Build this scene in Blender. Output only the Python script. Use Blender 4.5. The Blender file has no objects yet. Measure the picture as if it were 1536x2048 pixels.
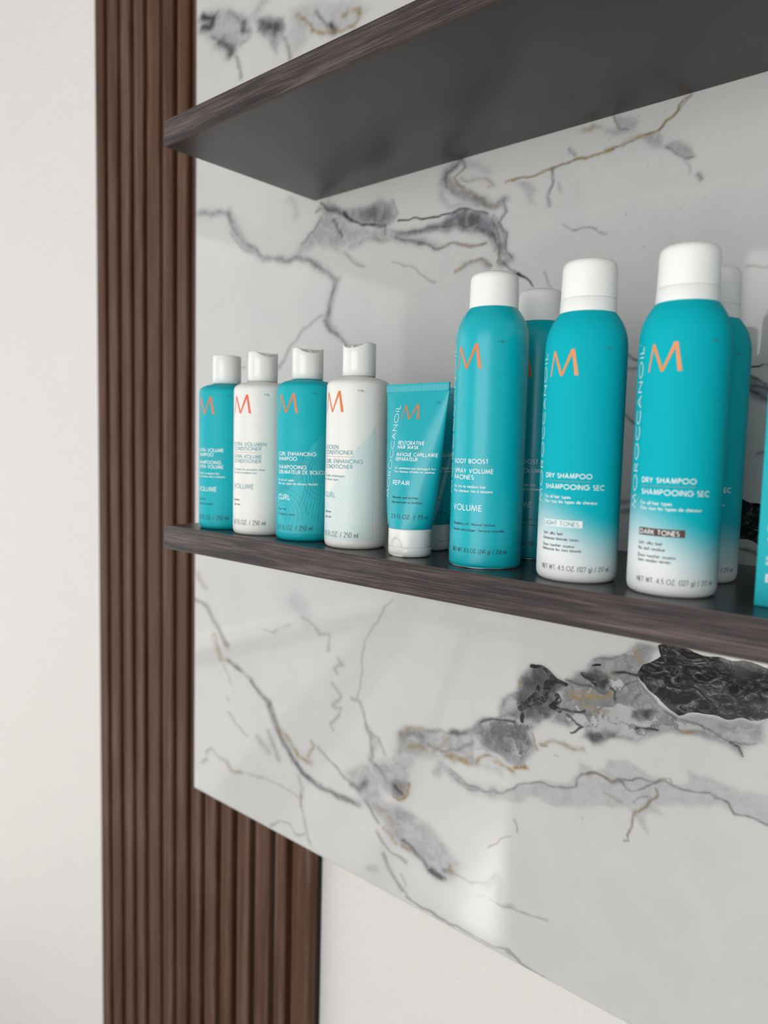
import bpy, math, random
import numpy as np
from mathutils import Matrix, Vector
PI = math.pi
random.seed(4)
S = bpy.context.scene
COL = S.collection

# ------------------------------------------------------------------ camera
cam_d = bpy.data.cameras.new('camera'); cam = bpy.data.objects.new('camera', cam_d); COL.objects.link(cam)
cam_d.sensor_fit = 'HORIZONTAL'; cam_d.sensor_width = 36.0
cam_d.lens = 1490.86 / 1536 * 36.0
cam_d.clip_start = 0.02; cam_d.clip_end = 60
R_ = Vector((0.75109996, 0.65971435, 0.02501635)); U_ = Vector((-0.07604232, 0.04881108, 0.99590915)); F_ = Vector((-0.65579449, 0.74992963, -0.08682821))
m = Matrix.Identity(4)
for i in range(3):
    m[i][0] = R_[i]; m[i][1] = U_[i]; m[i][2] = -F_[i]
m.translation = Vector((0.659376, -0.617293, 0.084002))
cam.matrix_world = m
cam_d.dof.use_dof = True; cam_d.dof.focus_distance = 0.575; cam_d.dof.aperture_fstop = 6.4
S.camera = cam

# ------------------------------------------------------------------ light
S.view_settings.view_transform = 'Standard'; S.view_settings.look = 'None'
S.view_settings.gamma = 1.0; S.view_settings.use_curve_mapping = False
S.view_settings.exposure = -1.05
world = bpy.data.worlds.new('sky'); S.world = world; world.use_nodes = True
bg = world.node_tree.nodes['Background']; bg.inputs[0].default_value = (0.80, 0.90, 1.0, 1); bg.inputs[1].default_value = 1.0

def area(name, loc, target, sx, sy, power, col=(1, 1, 1), spread=PI):
    d = bpy.data.lights.new(name, 'AREA'); d.shape = 'RECTANGLE'; d.size = sx; d.size_y = sy
    d.energy = power; d.color = col; d.spread = spread
    o = bpy.data.objects.new(name, d); COL.objects.link(o); o.location = loc
    o.rotation_euler = (Vector(target) - Vector(loc)).to_track_quat('-Z', 'Y').to_euler()
    return o
FLOOR = -1.36; CEIL = 1.45; XL = -3.4; XR = 2.6; YF = -4.3; WALLY = 0.035
area('added_key_light', (0.85, YF + 0.06, 0.05), (0.85, 0, 0.05), 3.2, 2.5, 180, (1.0, 0.99, 0.97))  # added key lamp, invented to light the shelves from behind the camera
area('added_side_light', (XL + 0.06, -2.2, 0.05), (0, -2.2, 0.05), 3.9, 2.6, 74, (1.0, 0.985, 0.96))  # added lamp, invented to bring light in from the left

sd = bpy.data.lights.new('added_sun', 'SUN'); sd.energy = 18; sd.angle = math.radians(1.0); sd.color = (1, .97, .93)  # added sun, invented to throw a bright floor patch the marble reflects
so = bpy.data.objects.new('added_sun', sd); COL.objects.link(so)
so.rotation_euler = Vector((1.69, 2.93, -3.38 * math.tan(math.radians(35)))).to_track_quat('-Z', 'Y').to_euler()

# ------------------------------------------------------------------ helpers
def tag(o, label=None, cat=None, group=None, kind=None):
    if label: o['label'] = label
    if cat: o['category'] = cat
    if group: o['group'] = group
    if kind: o['kind'] = kind
    return o
def thing(name, label, cat, loc=(0, 0, 0), rz=0.0, group=None):
    o = bpy.data.objects.new(name, None); COL.objects.link(o); o.location = loc; o.rotation_euler = (0, 0, rz)
    o.empty_display_size = 0.02
    return tag(o, label, cat, group)
def mesh(name, verts, faces, mat, parent=None, smooth=False, bevel=0, mats=None):
    me = bpy.data.meshes.new(name); me.from_pydata([tuple(v) for v in verts], [], faces); me.update()
    if mat: me.materials.append(mat)
    if smooth: me.polygons.foreach_set('use_smooth', [True] * len(me.polygons))
    o = bpy.data.objects.new(name, me); COL.objects.link(o)
    if parent: o.parent = parent
    if bevel:
        b = o.modifiers.new('bevel', 'BEVEL'); b.width = bevel; b.segments = 3; b.limit_method = 'ANGLE'
    return o
class MB:
    def __init__(s): s.v = []; s.f = []
    def add(s, v, f):
        n = len(s.v); s.v += [tuple(q) for q in v]; s.f += [tuple(i + n for i in q) for q in f]
    def box(s, x0, x1, y0, y1, z0, z1):
        s.add([(x0,y0,z0),(x1,y0,z0),(x1,y1,z0),(x0,y1,z0),(x0,y0,z1),(x1,y0,z1),(x1,y1,z1),(x0,y1,z1)],
              [(0,3,2,1),(4,5,6,7),(0,1,5,4),(1,2,6,5),(2,3,7,6),(3,0,4,7)])
    def build(s, name, mat, parent=None, smooth=False, bevel=0): return mesh(name, s.v, s.f, mat, parent, smooth, bevel)
def lathe(profile, n=96):
    """profile: list of (r, z) in metres, from bottom centre to top; r=0 ends become fans"""
    v = []; f = []; rings = []
    for r, z in profile:
        if r < 1e-7: rings.append([len(v)]); v.append((0, 0, z))
        else:
            rings.append(list(range(len(v), len(v) + n)))
            v += [(r * math.cos(2*PI*k/n), r * math.sin(2*PI*k/n), z) for k in range(n)]
    for a, b in zip(rings, rings[1:]):
        for k in range(n):
            k2 = (k + 1) % n
            if len(a) == 1 and len(b) == 1: continue
            if len(a) == 1: f.append((a[0], b[k2], b[k]))
            elif len(b) == 1: f.append((a[k], a[k2], b[0]))
            else: f.append((a[k], a[k2], b[k2], b[k]))
    return v, f
def mmp(pts): return [(r / 1000, z / 1000) for r, z in pts]

# ------------------------------------------------------------------ materials
class NT:
    def __init__(s, name):
        s.m = bpy.data.materials.new(name); s.m.use_nodes = True; s.t = s.m.node_tree; s.b = s.t.nodes['Principled BSDF']
    def n(s, typ, **kw):
        q = s.t.nodes.new(typ)
        for k, v in kw.items(): setattr(q, k, v)
        return q
    def put(s, sock, val):
        if hasattr(val, 'is_linked') or isinstance(val, bpy.types.NodeSocket): s.t.links.new(val, sock)
        else: sock.default_value = val
    def math(s, op, a, b=None, c=None, clamp=False):
        q = s.n('ShaderNodeMath', operation=op); q.use_clamp = clamp
        for i, v in enumerate((a, b, c)):
            if v is not None: s.put(q.inputs[i], v)
        return q.outputs[0]
    def coord(s, scale=(1, 1, 1), kind='Object', rot=(0, 0, 0)):
        c = s.n('ShaderNodeTexCoord'); mp = s.n('ShaderNodeMapping'); mp.inputs['Scale'].default_value = scale; mp.inputs['Rotation'].default_value = rot
        s.t.links.new(c.outputs[kind], mp.inputs['Vector']); return mp.outputs[0]
    def noise(s, vec, scale, detail=4, rough=.55, dist=0):
        q = s.n('ShaderNodeTexNoise'); q.inputs['Scale'].default_value = scale; q.inputs['Detail'].default_value = detail
        q.inputs['Roughness'].default_value = rough; q.inputs['Distortion'].default_value = dist; s.t.links.new(vec, q.inputs['Vector']); return q.outputs[0]
    def ramp(s, fac, stops, interp='LINEAR'):
        q = s.n('ShaderNodeValToRGB'); q.color_ramp.interpolation = interp; s.put(q.inputs[0], fac); e = q.color_ramp.elements
        while len(e) < len(stops): e.new(0.5)
        for k, (pos, c) in enumerate(stops): e[k].position = pos; e[k].color = (c[0], c[1], c[2], 1)
        return q.outputs[0]
    def mix(s, fac, a, b):
        q = s.n('ShaderNodeMix', data_type='RGBA'); s.put(q.inputs[0], fac); s.put(q.inputs[6], a if not isinstance(a, tuple) else (*a, 1)); s.put(q.inputs[7], b if not isinstance(b, tuple) else (*b, 1)); return q.outputs[2]
    def mapr(s, v, a, b, c=0, d=1, smooth=True):
        q = s.n('ShaderNodeMapRange'); q.interpolation_type = 'SMOOTHSTEP' if smooth else 'LINEAR'; s.put(q.inputs[0], v)
        for i, x in zip((1, 2, 3, 4), (a, b, c, d)): q.inputs[i].default_value = x
        return q.outputs[0]
    def bump(s, h, strength, dist):
        q = s.n('ShaderNodeBump'); q.inputs['Strength'].default_value = strength; q.inputs['Distance'].default_value = dist; s.t.links.new(h, q.inputs['Height']); s.t.links.new(q.outputs[0], s.b.inputs['Normal'])
    def set(s, **kw):
        for k, v in kw.items():
            key = {'color': 'Base Color', 'rough': 'Roughness', 'metal': 'Metallic', 'spec': 'Specular IOR Level', 'coat': 'Coat Weight', 'coat_rough': 'Coat Roughness', 'sss': 'Subsurface Weight'}[k]
            if isinstance(v, tuple): v = (*v, 1)
            s.put(s.b.inputs[key], v)
        return s
def plain(name, color, rough=.5, **kw): return NT(name).set(color=color, rough=rough, **kw).m

def grain_noise(name, color, rough, amt=.03, scale=40, **kw):
    n = NT(name); v = n.coord(); a = n.noise(v, scale, 3)
    k = n.mapr(a, .3, .7, 1 - amt, 1 + amt, False)
    q = n.n('ShaderNodeVectorMath', operation='SCALE'); q.inputs[0].default_value = color; n.t.links.new(k, q.inputs['Scale'])
    n.set(rough=rough, **kw); n.t.links.new(q.outputs[0], n.b.inputs['Base Color']); return n.m

TEAL = (0.002, 0.43, 0.51)
M_teal = grain_noise('matte_teal_aluminium', TEAL, .27, .02, 60, spec=.42)
M_tealp = grain_noise('satin_teal_plastic', (0.004, 0.42, 0.49), .5, .02, 60, spec=.25)
M_tube = grain_noise('glossy_teal_tube', (0.006, 0.40, 0.47), .26, .02, 60)
M_whitep = grain_noise('satin_white_plastic', (0.80, 0.79, 0.755), .40, .01, 60)
M_cap = grain_noise('matte_white_cap', (0.86, 0.86, 0.845), .45, .01, 60)
M_gcap = grain_noise('glossy_white_cap', (0.82, 0.82, 0.80), .12, .01, 60)
M_rim = plain('crimped_rim_metal', (.5, .52, .53), .3, metal=1.0)
M_orange = plain('copper_orange_print', (0.72, 0.20, 0.055), .38)
M_red = plain('orange_red_print', (0.80, 0.11, 0.035), .38)
M_copper = plain('dull_copper_print', (0.62, 0.19, 0.07), .38)
M_amber = plain('amber_print', (0.80, 0.26, 0.05), .38)
M_wtext = plain('white_print', (0.80, 0.86, 0.86), .5)
M_dtext = plain('dark_print', (0.025, 0.04, 0.045), .5)
M_gtext = plain('dark_grey_print', (0.06, 0.065, 0.07), .5)
M_ttext = plain('teal_print', (0.12, 0.36, 0.40), .5)
M_dots = plain('copper_dot_print', (0.42, 0.19, 0.11), .5)
M_brownbox = plain('brown_label_print', (0.075, 0.035, 0.028), .5)
M_whitebox = plain('white_label_print', (0.75, 0.80, 0.80), .5)
M_swirl_t = plain('teal_wave_print', (0.002, 0.27, 0.32), .42)
M_swirl_w = plain('pale_wave_print', (0.74, 0.80, 0.79), .42)
M_wave_area_t = plain('light_teal_tint_print', (0.018, 0.47, 0.54), .5)
M_wave_area = plain('pale_teal_tint_print', (0.63, 0.74, 0.725), .42)

def ombre():
    n = NT('teal_to_white_fade'); c = n.n('ShaderNodeTexCoord'); sp = n.n('ShaderNodeSeparateXYZ'); n.t.links.new(c.outputs['Object'], sp.inputs[0])
    # the print fades to white towards the foot, higher up on the label side than round the back
    x = n.math('MULTIPLY', sp.outputs[0], 1 / .0262); y = n.math('MULTIPLY', sp.outputs[1], 1 / .0262)
    side = n.math('ADD', n.math('MULTIPLY', x, .75), n.math('MULTIPLY', y, .3))
    sh = n.mapr(side, -.9, .9, -.012, .012)
    z = n.math('ADD', sp.outputs[2], sh)
    k = n.mapr(z, .008, .053)
    k2 = n.mapr(z, .042, .030, 0, 1)
    col = n.mix(k, (0.80, 0.82, 0.82), TEAL)
    n.set(rough=.6, spec=.08, color=col); return n.m
M_ombre = ombre()

def marble():
    n = NT('white_veined_marble'); v = n.coord()
    at = lambda a: (lambda q: q.outputs['Fac'])(n.n('ShaderNodeAttribute', attribute_name=a))
    wash, vein, brec, gold = at('wash'), at('vein'), at('breccia'), at('gold')
    big = n.noise(v, 14, 5, .6, .6); fine = n.noise(v, 90, 6, .65, 1.2); med = n.noise(v, 38, 5, .6, 2.0)
    hair = n.n('ShaderNodeTexNoise'); hair.inputs['Scale'].default_value = 55; hair.inputs['Detail'].default_value = 4; hair.inputs['Distortion'].default_value = 4.5
    n.t.links.new(n.coord((1, 1, 1.6), rot=(0, .5, 0)), hair.inputs['Vector'])
    hl = n.math('ABSOLUTE', n.math('SUBTRACT', hair.outputs[0], .5)); hairline = n.mapr(hl, 0.0, .022, 1, 0)
    base = n.mix(n.mapr(big, .35, .7), (0.555, 0.55, 0.54), (0.525, 0.525, 0.52))
    wcol = n.mix(n.mapr(med, .35, .65), (0.31, 0.315, 0.34), (0.185, 0.185, 0.195))
    wcol = n.mix(n.math('MULTIPLY', hairline, .35), wcol, (0.09, 0.09, 0.10))
    # broken angular fragments inside the dark bands
    fv = n.n('ShaderNodeTexVoronoi'); fv.inputs['Scale'].default_value = 42; fe = n.n('ShaderNodeTexVoronoi'); fe.feature = 'DISTANCE_TO_EDGE'; fe.inputs['Scale'].default_value = 42
    fw = n.n('ShaderNodeVectorMath', operation='MULTIPLY_ADD'); fn_ = n.n('ShaderNodeTexNoise'); fn_.inputs['Scale'].default_value = 30; fn_.inputs['Detail'].default_value = 6; fn_.inputs['Roughness'].default_value = .7
    n.t.links.new(v, fn_.inputs['Vector']); n.t.links.new(fn_.outputs[1], fw.inputs[0]); fw.inputs[1].default_value = (.05, .05, .05); n.t.links.new(n.coord((.7, .7, 1.25), rot=(0, -.4, 0)), fw.inputs[2])
    n.t.links.new(fw.outputs[0], fv.inputs['Vector']); n.t.links.new(fw.outputs[0], fe.inputs['Vector'])
    sep = n.n('ShaderNodeSeparateColor'); n.t.links.new(fv.outputs['Color'], sep.inputs[0])
    frag = n.ramp(sep.outputs[0], [(.0, (.05, .05, .053)), (.3, (.12, .12, .126)), (.6, (.26, .26, .27)), (1.0, (.52, .52, .53))])
    frag = n.mix(n.mapr(fe.outputs['Distance'], .0, .045, .85, 0), frag, (.035, .034, .036))
    frag = n.mix(n.math('MULTIPLY', n.mapr(fine, .45, .62), .45), frag, (.5, .5, .5))
    wcol = n.mix(n.math('MULTIPLY', n.mapr(brec, .1, .2), .72), wcol, frag)
    wf = n.math('MULTIPLY', wash, n.mapr(fine, .3, .6, .82, 1.12, False), clamp=True)
    col = n.mix(wf, base, wcol)
    vf = n.math('MULTIPLY', vein, n.mapr(med, .3, .62, .75, 1.35, False), clamp=True)
    col = n.mix(vf, col, (0.032, 0.031, 0.034))
    # dark breccia: charcoal lumps, black crevices, pale hairlines
    vor = n.n('ShaderNodeTexVoronoi'); vor.feature = 'DISTANCE_TO_EDGE'; vor.inputs['Scale'].default_value = 34
    wp = n.n('ShaderNodeVectorMath', operation='MULTIPLY_ADD'); nz = n.n('ShaderNodeTexNoise'); nz.inputs['Scale'].default_value = 26; nz.inputs['Detail'].default_value = 4
    n.t.links.new(v, nz.inputs['Vector']); n.t.links.new(nz.outputs[1], wp.inputs[0]); wp.inputs[1].default_value = (.055, .055, .055); n.t.links.new(v, wp.inputs[2]); n.t.links.new(wp.outputs[0], vor.inputs['Vector'])
    swirl = n.noise(n.coord((1, 1, 1.8), rot=(0, -.35, 0)), 48, 8, .78, 2.6)
    bcol = n.ramp(swirl, [(.42, (.002, .002, .003)), (.49, (.006, .006, .007)), (.515, (.045, .043, .046)), (.57, (.062, .060, .064)), (.62, (.20, .20, .21))])
    bcol = n.mix(n.mapr(vor.outputs['Distance'], .0, .05, .8, 0), bcol, (.008, .008, .009))
    lump = n.mapr(n.noise(v, 16, 2, .5, .5), .56, .60)
    bcol = n.mix(n.math('MULTIPLY', lump, .8), bcol, (0.055, 0.052, 0.055))
    bf = n.mapr(n.math('ADD', brec, n.math('MULTIPLY', n.math('SUBTRACT', fine, .5), .5)), .38, .55)
    col = n.mix(bf, col, bcol)
    gf = n.math('MULTIPLY', gold, n.mapr(fine, .36, .60, .4, 1.35, False), clamp=True)
    col = n.mix(gf, col, n.mix(n.mapr(med, .4, .6), (0.28, 0.19, 0.06), (0.23, 0.18, 0.10)))
    n.set(color=col, rough=.045, spec=.5); return n.m
M_marble = marble()

def laminate():
    n = NT('dark_wood_laminate'); v = n.coord((1.9, 120, 120)); w = n.coord((1.0, 16, 16))
    a = n.noise(v, 9, 6, .65, .5); b = n.noise(w, 8, 4, .6, .4)
    f = n.math('ADD', n.math('MULTIPLY', a, .6), n.math('MULTIPLY', b, .45))
    col = n.ramp(f, [(.40, (.020, .017, .017)), (.48, (.034, .027, .028)), (.52, (.055, .040, .040)), (.575, (.088, .063, .063)), (.66, (.15, .11, .108))])
    n.set(color=col, rough=.45, spec=.25); n.bump(a, .25, .0008); return n.m
M_edge = laminate()
def board():
    n = NT('charcoal_satin_laminate'); a = n.noise(n.coord((1.5, 30, 30)), 5, 4, .6, .3)
    n.set(color=n.ramp(a, [(.3, (.024, .021, .021)), (.7, (.033, .028, .028))]), rough=.27, spec=.45); return n.m
M_board = board()
M_band = plain('reddish_brown_arris', (.045, .024, .020), .4)
def walnut():
    n = NT('brown_slat_veneer'); a = n.noise(n.coord((14, 14, .9)), 6, 5, .6, .5); b = n.noise(n.coord((60, 60, 2.5)), 5, 4, .6, .2); c = n.noise(n.coord((22, .1, .2)), 4, 1)
    f = n.math('ADD', n.math('MULTIPLY', a, .55), n.math('ADD', n.math('MULTIPLY', b, .2), n.math('MULTIPLY', c, .40)))
    n.set(color=n.ramp(f, [(.36, (.034, .015, .008)), (.48, (.068, .030, .016)), (.58, (.095, .044, .025)), (.68, (.130, .075, .055))]), rough=.55, spec=.15); return n.m
M_slat = walnut()
M_felt = grain_noise('black_felt_backing', (.012, .009, .008), .95, .2, 300)
def paint(name, color, bs=.5):
    n = NT(name); v = n.coord(); a = n.noise(v, 130, 3, .5, .4); n.set(color=color, rough=.6, spec=.3); n.bump(n.mapr(a, .35, .65), bs, .0012); return n.m
M_wall = paint('white_orange_peel_paint', (.72, .702, .675))
M_wall2 = paint('white_room_paint', (.74, .74, .73), .2)
M_wall3 = paint('grey_room_paint', (.34, .34, .345), .2)
M_ceil = plain('grey_ceiling_paint', (.38, .38, .38), .8)
def tiles():
    n = NT('pale_floor_tiles'); q = n.n('ShaderNodeTexBrick'); q.offset = 0; q.inputs['Color1'].default_value = (.66, .65, .63, 1); q.inputs['Color2'].default_value = (.64, .63, .61, 1); q.inputs['Mortar'].default_value = (.3, .3, .29, 1)
    q.inputs['Scale'].default_value = 1.6; q.inputs['Mortar Size'].default_value = .004; q.inputs['Row Height'].default_value = 1; q.inputs['Brick Width'].default_value = 1
    n.t.links.new(n.coord(), q.inputs['Vector']); n.set(color=q.outputs[0], rough=.15); return n.m
M_floor = tiles()

# ------------------------------------------------------------------ room shell
def struct(name, mb, mat, bevel=0): return tag(mb.build(name, mat, None, False, bevel), kind='structure')
T = .12
b = MB(); b.box(XL - T, XR + T, WALLY, WALLY + T, FLOOR, CEIL); struct('wall_back', b, M_wall)
b = MB(); b.box(XL - T, XR + T, YF - T, WALLY + T, FLOOR - T, FLOOR); struct('floor', b, M_floor)  # unseen floor, invented for its bounce light and its reflection in the marble
b = MB(); b.box(XL - T, XR + T, YF - T, WALLY + T, CEIL, CEIL + T); struct('ceiling', b, M_ceil)
b = MB(); b.box(XR, XR + T, YF, WALLY, FLOOR, CEIL); struct('wall_right', b, M_wall3)
def wall_with_hole(axis, c0, c1, a0, a1, z0, z1, ha0, ha1, hz0, hz1):
    b = MB()
    def bx(p, q, r, s):
        if axis == 'y': b.box(p, q, c0, c1, r, s)
        else: b.box(c0, c1, p, q, r, s)
    bx(a0, ha0, z0, z1); bx(ha1, a1, z0, z1); bx(ha0, ha1, z0, hz0); bx(ha0, ha1, hz1, z1); return b
b = wall_with_hole('y', YF - T, YF, -2.0, XR + T, FLOOR, CEIL, -.75, 2.45, -1.2, 1.3)
b2 = wall_with_hole('y', YF - T, YF, XL - T, -2.0, FLOOR, CEIL, -3.3, -2.2, -1.3, 1.3); b.add(b2.v, b2.f); struct('wall_front', b, M_wall2)
struct('wall_left', wall_with_hole('x', XL - T, XL, YF, WALLY, FLOOR, CEIL, -4.15, -.25, -1.25, 1.35), M_wall2)
M_frame = plain('added_window_frame', (.7, .7, .7), .4)
def added_window(name, axis, c, a0, a1, z0, z1):  # unseen windows, invented to suit the light and reflections
    b = MB(); w = .05
    def bx(p, q, r, s):
        if axis == 'y': b.box(p, q, c - .03, c + .03, r, s)
        else: b.box(c - .03, c + .03, p, q, r, s)
    bx(a0, a0 + w, z0, z1); bx(a1 - w, a1, z0, z1); bx(a0 + w, a1 - w, z0, z0 + w); bx(a0 + w, a1 - w, z1 - w, z1); am = (a0 + a1) / 2; bx(am - w/2, am + w/2, z0 + w, z1 - w)
    struct(name, b, M_frame)
added_window('added_window_1', 'y', YF - .07, -.75, 2.45, -1.2, 1.3)
added_window('added_window_3', 'y', YF - .07, -3.3, -2.2, -1.3, 1.3)  # added opening that lets the invented sun reach the floor
added_window('added_window_2', 'x', XL - .07, -4.15, -.25, -1.25, 1.35)

# ------------------------------------------------------------------ slatted wall panels
YS = .013                                # front of the slats, just behind the marble
def slat_panel(label, xs):
    t = thing('slat_panel', label, 'wall panel', (xs[0][0], WALLY, FLOOR))
    x0 = xs[0][0]; H = CEIL - FLOOR - .004
    b = MB(); b.box(-.0005, xs[-1][1] - x0 + .0005, -.008, -.0005, .002, H); b.build('backing', M_felt, t)
    b = MB()
    for a, c in xs:
        a -= x0; c -= x0; n = 6; r = .003; y0 = YS - WALLY; z0, z1 = .002, H
        prof = [(a, -.008)] + [(a + r - r*math.cos(k*PI/2/n), y0 + r - r*math.sin(k*PI/2/n)) for k in range(n+1)] + [(c - r + r*math.sin(k*PI/2/n), y0 + r - r*math.cos(k*PI/2/n)) for k in range(n+1)] + [(c, -.008)]
        v = [(x, y, z0) for x, y in prof] + [(x, y, z1) for x, y in prof]; m_ = len(prof)
        b.add(v, [(k, k+1, m_+k+1, m_+k) for k in range(m_-1)] + [tuple(range(m_-1, -1, -1)), tuple(range(m_, 2*m_))])
    b.build('slats', M_slat, t)
    return t
def run(starts, gap=.0095, end=None):
    return [(a, (starts[i+1] - gap) if i + 1 < len(starts) else end) for i, a in enumerate(starts)]
slat_panel('brown slatted wall panel at far left, its five slats ending at the dark seam', run([-.5375, -.4985, -.4585, -.4200, -.3830], .0120, -.3515))
slat_panel('brown slatted wall panel right of the dark seam, partly hidden behind the veined marble', run([-.3415, -.3030, -.2650, -.2290, -.1905, -.1525, -.1130, -.0715, -.0365], .0120, -.0025))

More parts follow.
